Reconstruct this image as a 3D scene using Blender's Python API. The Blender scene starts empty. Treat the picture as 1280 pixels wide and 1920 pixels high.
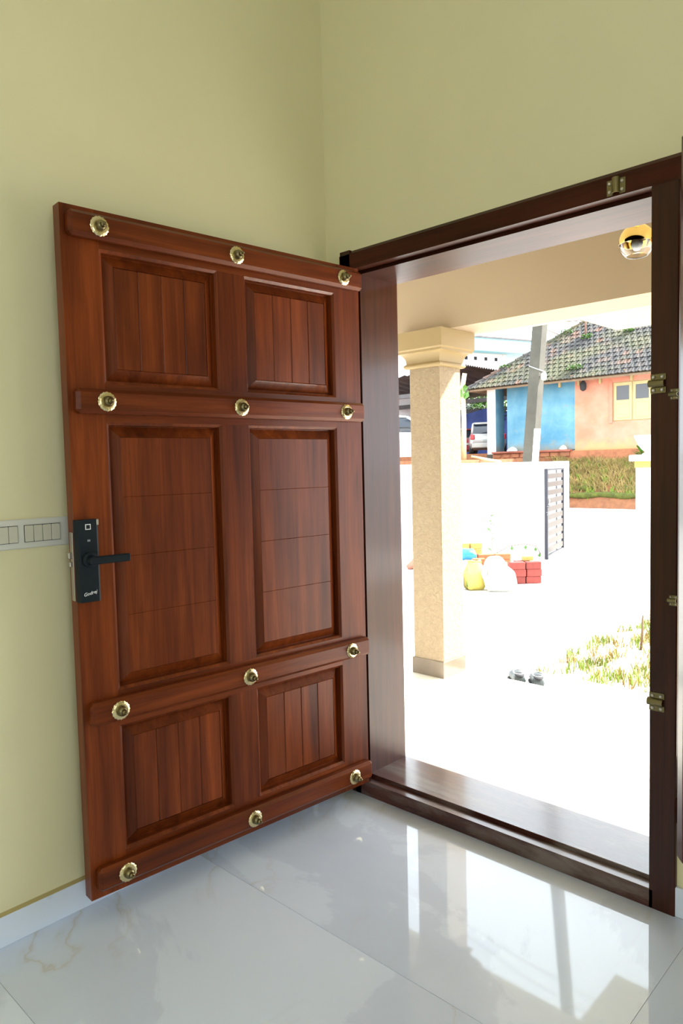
import bpy, math, random
from mathutils import Vector, Matrix
random.seed(7)
PI = math.pi
SC = bpy.context.scene
COL = SC.collection

# ------------------------------------------------------------------ camera, sky, sun, exposure
CAM = Vector((1.7840, -2.2348, 1.4141))
RV = Vector((0.72670449, 0.68653901, -0.02376519))
UV = Vector((-0.02721026, 0.06333577, 0.99762126))
FV = Vector((-0.6864111, 0.72432919, -0.06470729))
cd = bpy.data.cameras.new('camera')
cam = bpy.data.objects.new('camera', cd)
COL.objects.link(cam)
m3 = Matrix((RV, UV, -FV)).transposed()
cam.matrix_world = Matrix.Translation(CAM) @ m3.to_4x4()
cd.sensor_fit = 'VERTICAL'
cd.sensor_height = 36.0
cd.lens = 36.0 * 1351.4 / 1920.0
cd.clip_start = 0.05
cd.clip_end = 500
SC.camera = cam

world = bpy.data.worlds.new('hazy_sky')
SC.world = world
world.use_nodes = True
bg = world.node_tree.nodes['Background']
bg.inputs['Color'].default_value = (0.85, 0.94, 1.0, 1)
bg.inputs['Strength'].default_value = 3.2
world.cycles.sampling_method = 'MANUAL'
world.cycles.sample_map_resolution = 256

sd = bpy.data.lights.new('sun', 'SUN')
sd.energy = 13.0
sd.angle = math.radians(2.0)
sd.color = (1.0, 0.95, 0.86)
sun = bpy.data.objects.new('sun', sd)
COL.objects.link(sun)
sun.rotation_euler = Vector((-0.45, -0.60, -0.66)).to_track_quat('-Z', 'Y').to_euler()
sun.location = (8, 8, 20)

def portal(name, loc, normal, w, h):
    """Light portal in a wall opening: emits nothing, it only guides the sky sampling."""
    l = bpy.data.lights.new(name, 'AREA')
    l.shape = 'RECTANGLE'; l.size = w; l.size_y = h
    l.cycles.is_portal = True
    o = bpy.data.objects.new(name, l); COL.objects.link(o)
    o.location = loc
    o.rotation_euler = Vector(normal).to_track_quat('-Z', 'Z').to_euler()
portal('portal_door', (0.36, 0.30, 1.12), (0, -1, 0), 1.2, 2.15)
portal('portal_sidelight', (1.32, 0.30, 1.30), (0, -1, 0), 0.55, 1.85)
portal('portal_back', (1.9, -5.05, 1.75), (0, 1, 0), 1.7, 1.7)
portal('portal_right', (4.15, -2.6, 1.7), (-1, 0, 0), 1.4, 1.6)

SC.view_settings.view_transform = 'Standard'
SC.view_settings.look = 'None'
SC.view_settings.exposure = 0.85
SC.view_settings.gamma = 1.0
SC.view_settings.use_curve_mapping = False
SC.cycles.use_denoising = True
SC.cycles.max_bounces = 9
SC.cycles.diffuse_bounces = 5
SC.cycles.use_adaptive_sampling = True
SC.cycles.adaptive_threshold = 0.025
SC.cycles.glossy_bounces = 4
SC.cycles.transmission_bounces = 8
SC.cycles.sample_clamp_indirect = 8.0
SC.cycles.caustics_reflective = False
SC.cycles.caustics_refractive = False

# ------------------------------------------------------------------ materials
def nmat(name):
    m = bpy.data.materials.new(name); m.use_nodes = True
    nt = m.node_tree
    b = nt.nodes['Principled BSDF']
    return m, nt, b
def N(nt, t, **kw):
    n = nt.nodes.new(t)
    for k, v in kw.items(): setattr(n, k, v)
    return n
def rgb(c): return (c[0], c[1], c[2], 1)
def ramp(nt, fac, stops):
    r = N(nt, 'ShaderNodeValToRGB')
    e = r.color_ramp.elements
    while len(e) < len(stops): e.new(0.5)
    for i, (p, c) in enumerate(stops):
        e[i].position = p; e[i].color = rgb(c)
    nt.links.new(fac, r.inputs['Fac'])
    return r.outputs['Color']
def noise(nt, scale, detail=4, vec=None, rough=0.55, dist=0.0):
    n = N(nt, 'ShaderNodeTexNoise')
    n.inputs['Scale'].default_value = scale; n.inputs['Detail'].default_value = detail
    n.inputs['Roughness'].default_value = rough; n.inputs['Distortion'].default_value = dist
    if vec is not None: nt.links.new(vec, n.inputs['Vector'])
    return n.outputs['Fac']
def mapping(nt, scale=(1, 1, 1), rnd=False):
    tc = N(nt, 'ShaderNodeTexCoord'); mp = N(nt, 'ShaderNodeMapping')
    mp.inputs['Scale'].default_value = scale
    nt.links.new(tc.outputs['Object'], mp.inputs['Vector'])
    if rnd:
        oi = N(nt, 'ShaderNodeObjectInfo'); ml = N(nt, 'ShaderNodeMath', operation='MULTIPLY')
        ml.inputs[1].default_value = 37.0
        nt.links.new(oi.outputs['Random'], ml.inputs[0])
        cb = N(nt, 'ShaderNodeCombineXYZ')
        for k in range(3): nt.links.new(ml.outputs[0], cb.inputs[k])
        nt.links.new(cb.outputs[0], mp.inputs['Location'])
    return mp.outputs['Vector']
def bump(nt, b, h, strength, dist=0.01):
    bp = N(nt, 'ShaderNodeBump'); bp.inputs['Strength'].default_value = strength
    bp.inputs['Distance'].default_value = dist
    nt.links.new(h, bp.inputs['Height']); nt.links.new(bp.outputs['Normal'], b.inputs['Normal'])
def mix(nt, fac, a, c, mode='MIX'):
    x = N(nt, 'ShaderNodeMix', data_type='RGBA', blend_type=mode)
    if isinstance(fac, (int, float)): x.inputs[0].default_value = fac
    else: nt.links.new(fac, x.inputs[0])
    for s, v in ((6, a), (7, c)):
        if isinstance(v, tuple): x.inputs[s].default_value = rgb(v)
        else: nt.links.new(v, x.inputs[s])
    return x.outputs[2]
def plain(name, c, rough=0.6, metal=0.0, var=0.0, vscale=6, bmp=0.0, bscale=40, coat=0.0, objvar=0.0):
    m, nt, b = nmat(name)
    b.inputs['Roughness'].default_value = rough; b.inputs['Metallic'].default_value = metal
    b.inputs['Coat Weight'].default_value = coat
    b.inputs['Base Color'].default_value = rgb(c)
    vec = mapping(nt)
    col = None
    if var:
        f = noise(nt, vscale, 5, vec)
        col = ramp(nt, f, [(0.25, tuple(x * (1 - var) for x in c)), (0.75, tuple(min(1, x * (1 + var)) for x in c))])
    if objvar:
        oi = N(nt, 'ShaderNodeObjectInfo')
        g = ramp(nt, oi.outputs['Random'], [(0, (1 - objvar,) * 3), (1, (1 + objvar,) * 3)])
        col = mix(nt, 1.0, col if col is not None else c, g, 'MULTIPLY')
    if col is not None: nt.links.new(col, b.inputs['Base Color'])
    if bmp: bump(nt, b, noise(nt, bscale, 4, vec), bmp)
    return m
def wood(name, axis, dark, mid, light, rough=0.32, coat=0.03, worn=0.0, var=1, spec=0.2):
    m, nt, b = nmat(name)
    sc = [26, 26, 26]; sc[axis] = 1.3
    v = mapping(nt, tuple(sc), rnd=bool(var))
    f = noise(nt, 1.0, 6, v, 0.6, 0.6)
    sc2 = [120, 120, 120]; sc2[axis] = 6
    v2 = mapping(nt, tuple(sc2), rnd=bool(var))
    f2 = noise(nt, 1.0, 3, v2, 0.6)
    v3 = mapping(nt, tuple(3.2 if k != axis else 1.0 for k in range(3)), rnd=bool(var))
    f3 = noise(nt, 1.0, 3, v3, 0.5, 0.8)
    c = ramp(nt, f, [(0.25, dark), (0.5, mid), (0.78, light)])
    g = ramp(nt, f2, [(0.35, (0.62, 0.6, 0.58)), (0.55, (1, 1, 1))])
    c = mix(nt, 0.45, c, g, 'MULTIPLY')
    h = ramp(nt, f3, [(0.3, (0.55, 0.5, 0.5)), (0.6, (1.12, 1.1, 1.05))])
    c = mix(nt, 0.8, c, h, 'MULTIPLY')
    oi = N(nt, 'ShaderNodeObjectInfo')
    r = ramp(nt, oi.outputs['Random'], [(0, (0.86, 0.84, 0.82)), (1, (1.12, 1.1, 1.08))])
    if var: c = mix(nt, 0.7, c, r, 'MULTIPLY')
    b.inputs['Roughness'].default_value = rough
    b.inputs['Coat Weight'].default_value = coat
    b.inputs['Coat Roughness'].default_value = 0.12
    b.inputs['Specular IOR Level'].default_value = spec
    if worn:
        vw = mapping(nt, (2.0, 9.0, 9.0))
        w = noise(nt, 1.3, 6, vw, 0.65, 0.3)
        wf = ramp(nt, w, [(0.46, (0, 0, 0)), (0.66, (1, 1, 1))])
        c = mix(nt, wf, c, (0.17, 0.13, 0.11))
        mm = N(nt, 'ShaderNodeMapRange')
        mm.inputs['To Min'].default_value = 0.16; mm.inputs['To Max'].default_value = 0.5
        nt.links.new(w, mm.inputs['Value']); nt.links.new(mm.outputs[0], b.inputs['Roughness'])
    nt.links.new(c, b.inputs['Base Color'])
    bump(nt, b, f2, 0.06, 0.002)
    return m

MD, MM, ML = (0.080, 0.0145, 0.003), (0.16, 0.032, 0.0062), (0.25, 0.055, 0.0115)
M = {}
M['wood_c'] = wood('mahogany_panel_grain', 2, MD, MM, ML, var=0)
M['wood_v'] = wood('mahogany_upright_grain', 2, MD, MM, ML)
M['wood_h'] = wood('mahogany_level_grain', 0, MD, MM, ML)
M['frame_v'] = wood('frame_mahogany_upright', 2, (0.028, 0.0065, 0.003), (0.060, 0.0145, 0.006), (0.090, 0.023, 0.010), 0.30, 0.35)
M['frame_h'] = wood('frame_mahogany_level', 0, (0.024, 0.0058, 0.0026), (0.052, 0.0125, 0.005), (0.080, 0.020, 0.008), 0.36, 0.0, spec=0.14)
M['sill'] = wood('scuffed_threshold_wood', 0, (0.04, 0.011, 0.008), (0.075, 0.020, 0.013), (0.11, 0.032, 0.02), 0.2, 0.55, worn=1, spec=0.45)
M['wall'] = plain('cream_wall_paint', (0.76, 0.70, 0.43), 0.55, var=0.02, vscale=3, bmp=0.03, bscale=60)
M['ceil'] = plain('white_ceiling_paint', (0.86, 0.86, 0.83), 0.8, var=0.01)
M['brass'] = plain('brass', (0.72, 0.60, 0.33), 0.26, 1.0, var=0.12, vscale=30)
M['brass_dark'] = plain('aged_brass', (0.24, 0.20, 0.10), 0.35, 1.0, var=0.15, vscale=40)
M['steel'] = plain('dull_steel', (0.5, 0.47, 0.42), 0.4, 1.0, var=0.1)
M['black'] = plain('matt_black_plastic', (0.006, 0.011, 0.016), 0.45, var=0.05)
M['black'].node_tree.nodes['Principled BSDF'].inputs['Specular IOR Level'].default_value = 0.2
M['whiteink'] = plain('white_print', (0.8, 0.8, 0.8), 0.5)
M['greyink'] = plain('grey_print', (0.25, 0.26, 0.27), 0.5)
M['switch'] = plain('ivory_switch_plastic', (0.60, 0.58, 0.47), 0.4, var=0.01)
M['plate'] = plain('grey_white_plate', (0.68, 0.67, 0.60), 0.4, var=0.01)
M['grout'] = plain('pale_grout', (0.62, 0.63, 0.62), 0.6, var=0.03)
M['shadowgap'] = plain('dark_gap', (0.03, 0.03, 0.03), 0.9)

def marble():
    m, nt, b = nmat('polished_onyx_tile')
    tc = N(nt, 'ShaderNodeTexCoord')
    mp = N(nt, 'ShaderNodeMapping')
    nt.links.new(tc.outputs['Object'], mp.inputs['Vector'])
    oi = N(nt, 'ShaderNodeObjectInfo'); ml = N(nt, 'ShaderNodeMath', operation='MULTIPLY'); ml.inputs[1].default_value = 23.0
    nt.links.new(oi.outputs['Random'], ml.inputs[0])
    cb = N(nt, 'ShaderNodeCombineXYZ')
    nt.links.new(ml.outputs[0], cb.inputs[0]); nt.links.new(ml.outputs[0], cb.inputs[1])
    nt.links.new(cb.outputs[0], mp.inputs['Location'])
    v = mp.outputs['Vector']
    cl = noise(nt, 1.1, 9, v, 0.6, 0.6)
    c = ramp(nt, cl, [(0.30, (0.60, 0.66, 0.79)), (0.475, (0.65, 0.715, 0.85)), (0.495, (0.72, 0.79, 0.92)), (0.75, (0.76, 0.83, 0.96))])
    vn = noise(nt, 1.35, 7, v, 0.55, 1.2)
    vf = N(nt, 'ShaderNodeMath', operation='SUBTRACT'); vf.inputs[1].default_value = 0.52
    nt.links.new(vn, vf.inputs[0])
    va = N(nt, 'ShaderNodeMath', operation='ABSOLUTE'); nt.links.new(vf.outputs[0], va.inputs[0])
    vein = ramp(nt, va.outputs[0], [(0.0, (1, 1, 1)), (0.012, (0.30, 0.30, 0.30)), (0.035, (0, 0, 0))])
    msk = ramp(nt, noise(nt, 0.9, 3, v), [(0.45, (0, 0, 0)), (0.62, (1, 1, 1))])
    vv = mix(nt, 1.0, vein, msk, 'MULTIPLY')
    c = mix(nt, mix(nt, 0.55, (0, 0, 0), vv), c, (0.52, 0.46, 0.36))
    nt.links.new(c, b.inputs['Base Color'])
    b.inputs['Roughness'].default_value = 0.035
    b.inputs['IOR'].default_value = 1.55
    return m
M['marble'] = marble()

# ------------------------------------------------------------------ mesh helpers
class MB:
    def __init__(s): s.v = []; s.f = []
    def add(s, vs, fs):
        o = len(s.v); s.v += [tuple(p) for p in vs]; s.f += [tuple(i + o for i in f) for f in fs]
    def box(s, x0, x1, y0, y1, z0, z1):
        s.add([(x0, y0, z0), (x1, y0, z0), (x1, y1, z0), (x0, y1, z0), (x0, y0, z1), (x1, y0, z1), (x1, y1, z1), (x0, y1, z1)],
              [(0, 3, 2, 1), (4, 5, 6, 7), (0, 1, 5, 4), (1, 2, 6, 5), (2, 3, 7, 6), (3, 0, 4, 7)])
        return s
    def cbox(s, x0, x1, y0, y1, z0, z1, c):
        """box with all twelve edges chamfered"""
        X, Y, Z = (x0, x1), (y0, y1), (z0, z1)
        vs = []; idx = {}
        for i in (0, 1):
            for j in (0, 1):
                for k in (0, 1):
                    sx, sy, sz = (c if i == 0 else -c), (c if j == 0 else -c), (c if k == 0 else -c)
                    for ax in range(3):
                        p = [X[i] + sx, Y[j] + sy, Z[k] + sz]
                        p[ax] = (X[i], Y[j], Z[k])[ax]
                        idx[(i, j, k, ax)] = len(vs); vs.append(p)
        fs = []
        for ax in range(3):
            a, b_ = [q for q in range(3) if q != ax]
            for e in (0, 1):
                r = []
                for (u, w) in ((0, 0), (1, 0), (1, 1), (0, 1)):
                    t = [0, 0, 0]; t[ax] = e; t[a] = u; t[b_] = w
                    r.append(idx[(t[0], t[1], t[2], ax)])
                fs.append(r)
        for ax in range(3):                     # edge chamfers parallel to ax
            a, b_ = [q for q in range(3) if q != ax]
            for u in (0, 1):
                for w in (0, 1):
                    t0 = [0, 0, 0]; t0[a] = u; t0[b_] = w; t1 = list(t0); t1[ax] = 1
                    fs.append([idx[(*t0, a)], idx[(*t1, a)], idx[(*t1, b_)], idx[(*t0, b_)]])
        for i in (0, 1):
            for j in (0, 1):
                for k in (0, 1):
                    fs.append([idx[(i, j, k, q)] for q in range(3)])
        s.add(vs, fs); s.fix = True
        return s
    def lathe(s, prof, n=24, c=(0, 0, 0), axis='z', scal=None):
        """prof: list of (r, h); scal(ring index, angle) scales r"""
        vs = []; fs = []
        for k, (r, h) in enumerate(prof):
            for i in range(n):
                a = 2 * PI * i / n
                rr = r * (scal(k, i) if scal else 1)
                x, y = rr * math.cos(a), rr * math.sin(a)
                p = {'z': (x, y, h), 'y': (x, h, y), 'x': (h, x, y)}[axis]
                vs.append((p[0] + c[0], p[1] + c[1], p[2] + c[2]))
        for k in range(len(prof) - 1):
            for i in range(n):
                j = (i + 1) % n
                fs.append((k * n + i, k * n + j, (k + 1) * n + j, (k + 1) * n + i))
        fs.append(tuple(range(n))); fs.append(tuple((len(prof) - 1) * n + i for i in range(n)))
        s.add(vs, fs); s.fix = True
        return s
    def tube(s, pts, r, n=8):
        pts = [Vector(p) for p in pts]; rs = r if isinstance(r, (list, tuple)) else [r] * len(pts)
        vs = []; fs = []
        for k, p in enumerate(pts):
            d = (pts[min(k + 1, len(pts) - 1)] - pts[max(k - 1, 0)]).normalized()
            up = Vector((0, 0, 1)) if abs(d.z) < 0.9 else Vector((1, 0, 0))
            a = d.cross(up).normalized(); b_ = d.cross(a)
            for i in range(n):
                t = 2 * PI * i / n
                vs.append(p + (a * math.cos(t) + b_ * math.sin(t)) * rs[k])
        for k in range(len(pts) - 1):
            for i in range(n):
                j = (i + 1) % n
                fs.append((k * n + i, k * n + j, (k + 1) * n + j, (k + 1) * n + i))
        fs.append(tuple(range(n))); fs.append(tuple((len(pts) - 1) * n + i for i in range(n)))
        s.add(vs, fs); s.fix = True
        return s
    def prism(s, poly, h0, h1, axis='y'):
        """poly of 2D points extruded along axis (y: poly is x,z; z: poly is x,y; x: poly is y,z)"""
        n = len(poly); vs = []
        for h in (h0, h1):
            for (a, b_) in poly:
                vs.append({'y': (a, h, b_), 'z': (a, b_, h), 'x': (h, a, b_)}[axis])
        fs = [tuple(range(n)), tuple(range(2 * n - 1, n - 1, -1))]
        for i in range(n):
            j = (i + 1) % n; fs.append((i, j, n + j, n + i))
        s.add(vs, fs); s.fix = True
        return s
    def mesh(s, name, mat, smooth=False):
        me = bpy.data.meshes.new(name); me.from_pydata(s.v, [], s.f); me.update()
        if getattr(s, 'fix', False):
            import bmesh
            bm = bmesh.new(); bm.from_mesh(me); bmesh.ops.recalc_face_normals(bm, faces=bm.faces); bm.to_mesh(me); bm.free()
        me.materials.append(M[mat] if isinstance(mat, str) else mat)
        if smooth is True:
            for p in me.polygons: p.use_smooth = True
        elif smooth:
            for p in me.polygons: p.use_smooth = True
            me.set_sharp_from_angle(angle=math.radians(smooth))
        return me
    def build(s, name, mat, parent=None, smooth=False, loc=None, rz=0.0):
        return link(name, s.mesh(name, mat, smooth), parent, loc, rz)
def link(name, me, parent=None, loc=None, rz=0.0):
    o = bpy.data.objects.new(name, me); COL.objects.link(o)
    if parent is not None: o.parent = parent
    if loc is not None: o.location = loc
    if rz: o.rotation_euler = (0, 0, rz)
    return o
def empty(name, loc=(0, 0, 0), rz=0.0):
    return link(name, None, None, loc, rz)
def tag(o, label, cat=None, group=None, kind=None):
    o['label'] = label
    if cat: o['category'] = cat
    if group: o['group'] = group
    if kind: o['kind'] = kind
    return o
def struct(o, label): return tag(o, label, None, None, 'structure')
def copy_tree(o, parent=None):
    c = o.copy(); COL.objects.link(c)
    if parent is not None: c.parent = parent
    for ch in o.children: copy_tree(ch, c)
    return c
def text_mesh(name, body, size, mat, shear=0.0, extrude=0.0006):
    cu = bpy.data.curves.new(name, 'FONT'); cu.body = body; cu.size = size; cu.shear = shear
    cu.extrude = extrude; cu.align_x = 'CENTER'; cu.resolution_u = 3
    t = bpy.data.objects.new(name, cu); COL.objects.link(t)
    dg = bpy.context.evaluated_depsgraph_get(); dg.update()
    me = bpy.data.meshes.new_from_object(t.evaluated_get(dg))
    bpy.data.objects.remove(t)
    me.materials.clear(); me.materials.append(M[mat])
    return me

# ------------------------------------------------------------------ the room shell
LX, RX, BY, HZ = -0.4015, 4.2, -5.1, 3.9      # left wall, right wall, back wall, ceiling
WY0, WY1 = 0.015, 0.28                        # door wall, inside and outside faces
X0, X1, ZT, ZS = -0.255, 0.961, 2.216, 0.0604 # rebate opening of the door
OX, OZ = -0.324, 2.2953                       # outer edge of the door frame
PX = 1.040                                    # right edge of the post between door and sidelight
WX1, WX2, WZ0, WZ1 = 1.60, 1.68, 0.30, 0.377  # sidelight window

b = MB(); b.box(LX - 0.2, LX, BY - 0.2, WY1, -0.05, HZ)
struct(b.build('wall_left', 'wall'), 'plain cream painted wall behind the open door')
b = MB()
b.box(LX, OX + 0.02, WY0, WY1, 0, HZ)
b.box(OX + 0.02, WX2 - 0.02, WY0, WY1, OZ - 0.02, HZ)
b.box(PX - 0.01, WX2 - 0.02, WY0, WY1, 0, WZ0 + 0.02)
b.box(WX2 - 0.02, RX, WY0, WY1, 0, HZ)
struct(b.build('wall_front', 'wall'), 'cream painted wall around the wooden door frame')
b = MB()
b.box(RX, RX + 0.2, BY - 0.2, -3.3, 0, HZ); b.box(RX, RX + 0.2, -1.9, WY1, 0, HZ)
b.box(RX, RX + 0.2, -3.3, -1.9, 0, 0.9); b.box(RX, RX + 0.2, -3.3, -1.9, 2.5, HZ)
struct(b.build('wall_right', 'wall'), 'cream wall with an opening added for fill daylight, right of the camera')
b = MB()
b.box(LX, 1.05, BY - 0.2, BY, 0, HZ); b.box(2.75, RX, BY - 0.2, BY, 0, HZ)
b.box(1.05, 2.75, BY - 0.2, BY, 0, 0.9); b.box(1.05, 2.75, BY - 0.2, BY, 2.6, HZ)
struct(b.build('wall_back', 'wall'), 'cream wall with an opening added for fill daylight, behind the camera')
b = MB(); b.box(LX - 0.2, RX + 0.2, BY - 0.2, WY1, HZ, HZ + 0.15)
struct(b.build('ceiling', 'ceil'), 'white room ceiling above the frame')
for nm, ax in (('fill_window_2', 'back'), ('fill_window_3', 'right')):  # unseen windows, added and sized to set the room's fill daylight
    e = struct(empty(nm, (0, 0, 0)), 'unseen open window added for fill daylight in the ' + ax + ' wall')
    b = MB()
    if ax == 'back':
        for (x0, x1, z0, z1) in ((1.05, 1.11, 0.9, 2.6), (2.69, 2.75, 0.9, 2.6), (1.11, 2.69, 0.9, 0.96), (1.11, 2.69, 2.54, 2.6), (1.87, 1.93, 0.96, 2.54)):
            b.box(x0, x1, BY - 0.14, BY - 0.06, z0, z1)
    else:
        for (x0, x1, z0, z1) in ((-3.3, -3.24, 0.9, 2.5), (-1.96, -1.9, 0.9, 2.5), (-3.24, -1.96, 0.9, 0.96), (-3.24, -1.96, 2.44, 2.5), (-2.63, -2.57, 0.96, 2.44)):
            b.box(RX + 0.06, RX + 0.14, x0, x1, z0, z1)
    b.build('window_frame', 'frame_v', e)

# floor: bedding slab with big polished tiles (joints at y -0.755, -1.515; x 1.10)
b = MB(); b.box(LX, RX, BY, WY0, -0.12, -0.0022)
fl = struct(b.build('floor', 'grout'), 'polished pale onyx tile floor with thin joints')
TX, TY, G = 1.585, 0.762, 0.0008
for i in range(-1, 2):
    for j in range(-1, 7):
        x0 = max(LX, 1.105 + (i - 0) * TX); x1 = min(RX, 1.105 + (i + 1) * TX)
        y1 = min(WY0 - 0.012, -0.755 + (-j) * TY); y0 = max(BY, -0.755 + (-j - 1) * TY)
        if x1 - x0 < 0.05 or y1 - y0 < 0.02: continue
        MB().box(x0 + G, x1 - G, y0 + G, y1 - G, -0.02, 0).build('floor_tile', 'marble', fl)

def baseboard(name, x0, x1, y0, y1, lab):
    MBo = MB().cbox(x0, x1, y0, y1, 0.0, 0.094, 0.002)
    struct(MBo.build(name, 'marble'), lab)
baseboard('baseboard_left', LX, LX + 0.010, BY, WY0, 'polished stone skirting along the left wall')
baseboard('baseboard_front', 1.027, RX, WY0 - 0.012, WY0, 'polished stone skirting right of the door frame')
b = MB().prism([(LX, 0.094), (LX + 0.009, 0.094), (LX, 0.103)], BY, WY0, 'y')
struct(b.build('trim_2', plain('ochre_sealant', (0.42, 0.34, 0.14), 0.7)), 'thin ochre sealant bead on top of the left skirting')

# ------------------------------------------------------------------ door frame
D = 0.293
fr = struct(empty('trim_1', (0, 0, 0)), 'dark mahogany door frame with deep jambs and scuffed threshold')
c = 0.016
def jamb(name, xo, xr, xs, side):
    """upright: front rail with rebate, then the deep stop plank.  side +1: opening lies at +x"""
    z0, z1 = 0.0, OZ
    P = [(xo, 0.012 + 0.004), (xo + side * c, 0.0), (xr, 0.0), (xr, 0.05), (xs, 0.05), (xs, D), (xo, D)]
    return MB().prism(P, z0, z1, 'z')
jamb('l', OX, X0, -0.2436, 1).build('frame_post', 'frame_v', fr)
# post shared with the sidelight: rebate on both sides
P = [(X1 - 0.012, D), (X1 - 0.012, 0.05), (X1, 0.05), (X1, 0.0), (PX - 0.004, 0.0), (PX, 0.004), (PX, 0.045), (PX + 0.012, 0.045), (PX + 0.012, D)]
MB().prism(P, 0.0, ZT + 0.001, 'z').build('frame_post', 'frame_v', fr)
# head, continuing over the sidelight
P = [(0.016, OZ), (0.0, OZ - c), (0.0, ZT), (0.05, ZT), (0.05, 2.203), (D, 2.203), (D, OZ)]
MB().prism(P, OX + 0.012, WX2, 'x').build('frame_head', 'frame_h', fr)
P = [(0.0, 0.0), (0.0, ZS - 0.002), (0.002, ZS), (0.05, ZS), (0.05, 0.073), (0.052, 0.075), (D, 0.075), (D, -0.03), (0.016, -0.03), (0.016, 0.0)]
MB().prism(P, X0 - 0.03, X1 + 0.01, 'x').build('threshold', 'sill', fr)
# bolt keepers on the face of the frame
def keeper(parent, loc, axis, k=1.0):
    e = MB()
    w, h = 0.046 * k, 0.058 * k
    e.cbox(-w / 2, w / 2, -0.003, 0, -h / 2, -h / 2 + 0.019 * k, 0.001)
    e.cbox(-w / 2, w / 2, -0.003, 0, h / 2 - 0.019 * k, h / 2, 0.001)
    pts = []
    n = 10
    vs = []; fs = []
    for i in range(n + 1):                 # arched bridge across the plates
        a = PI * i / n
        for (rr) in (0.0125 * k, 0.0095 * k):
            for x in (-w / 2 - 0.004, w / 2 - 0.004):
                vs.append((x, -rr * math.sin(a) * 1.15 - 0.001, rr * math.cos(a)))
    for i in range(n):
        o = i * 4
        for (p, q) in ((0, 1), (1, 3), (3, 2), (2, 0)):
            fs.append((o + p, o + q, o + 4 + q, o + 4 + p))
    e.add(vs, fs); e.fix = True
    o = e.build('bolt_keeper', 'brass_dark', parent, 40, loc)
    if axis == 'x': o.rotation_euler = (0, PI / 2, 0)
    for sx in (-1, 1):
        for sz in (-1, 1):
            MB().lathe([(0.0055 * k, -0.0042), (0.0045 * k, -0.0055), (0.001, -0.0045)], 10, (sx * w * 0.27, 0, sz * (h / 2 - 0.0095 * k)), 'y').build('screw', 'steel', o, 40)
    return o
keeper(fr, (X1 + 0.022, 0.0, 1.635), 'z')
keeper(fr, (X1 + 0.022, 0.0, 0.665), 'z')
keeper(fr, (0.855, 0.0, ZT + 0.027), 'x')

# sidelight window right of the post, with its shutter half open
wn = struct(empty('window_1', (0, 0, 0)), 'narrow wooden sidelight window right of the door, shutter swung in')
P = [(0.0, WZ0), (0.0, WZ1 - 0.004), (0.004, WZ1), (0.045, WZ1), (0.045, WZ1 + 0.012), (D, WZ1 + 0.012), (D, WZ0)]
MB().prism(P, PX, WX1, 'x').build('bottom_rail', 'frame_h', wn)
P = [(WX2, D), (WX2, 0.016), (WX2 - c, 0.0), (WX1, 0.0), (WX1, 0.045), (WX1 - 0.012, 0.045), (WX1 - 0.012, D)]
MB().prism(P, WZ0, ZT, 'z').build('frame_post', 'frame_v', wn)
for i in range(1, 4):
    x = PX + (WX1 - PX) * i / 4
    MB().tube([(x, 0.17, WZ1 + 0.01), (x, 0.17, 2.205)], 0.007, 8).build('grille_bar', 'black', wn, True)
sh = MB(); cc = 0.022
sh.prism([(0, cc), (cc, 0), (0.542 - cc, 0), (0.542, cc), (0.542, 1.88 - cc), (0.542 - cc, 1.88), (cc, 1.88), (0, 1.88 - cc)], -0.034, 0, 'y')
shut = sh.build('shutter', 'frame_v', wn, False, (WX1 - 0.004, -0.004, 0.345), PI + 0.66)
MB().cbox(0.09, 0.44, -0.040, -0.033, 0.12, 1.76, 0.004).build('shutter_panel', 'frame_v', shut)
MB().cbox(0.09, 0.44, 0.0, 0.006, 0.12, 1.76, 0.004).build('shutter_panel', 'frame_v', shut)
k = keeper(wn, (PX - 0.010, 0.0, 1.60), 'z', 0.55); k.name = 'catch_plate'
k = keeper(wn, (PX - 0.010, 0.0, 0.985), 'z', 0.55); k.name = 'catch_plate'

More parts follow.
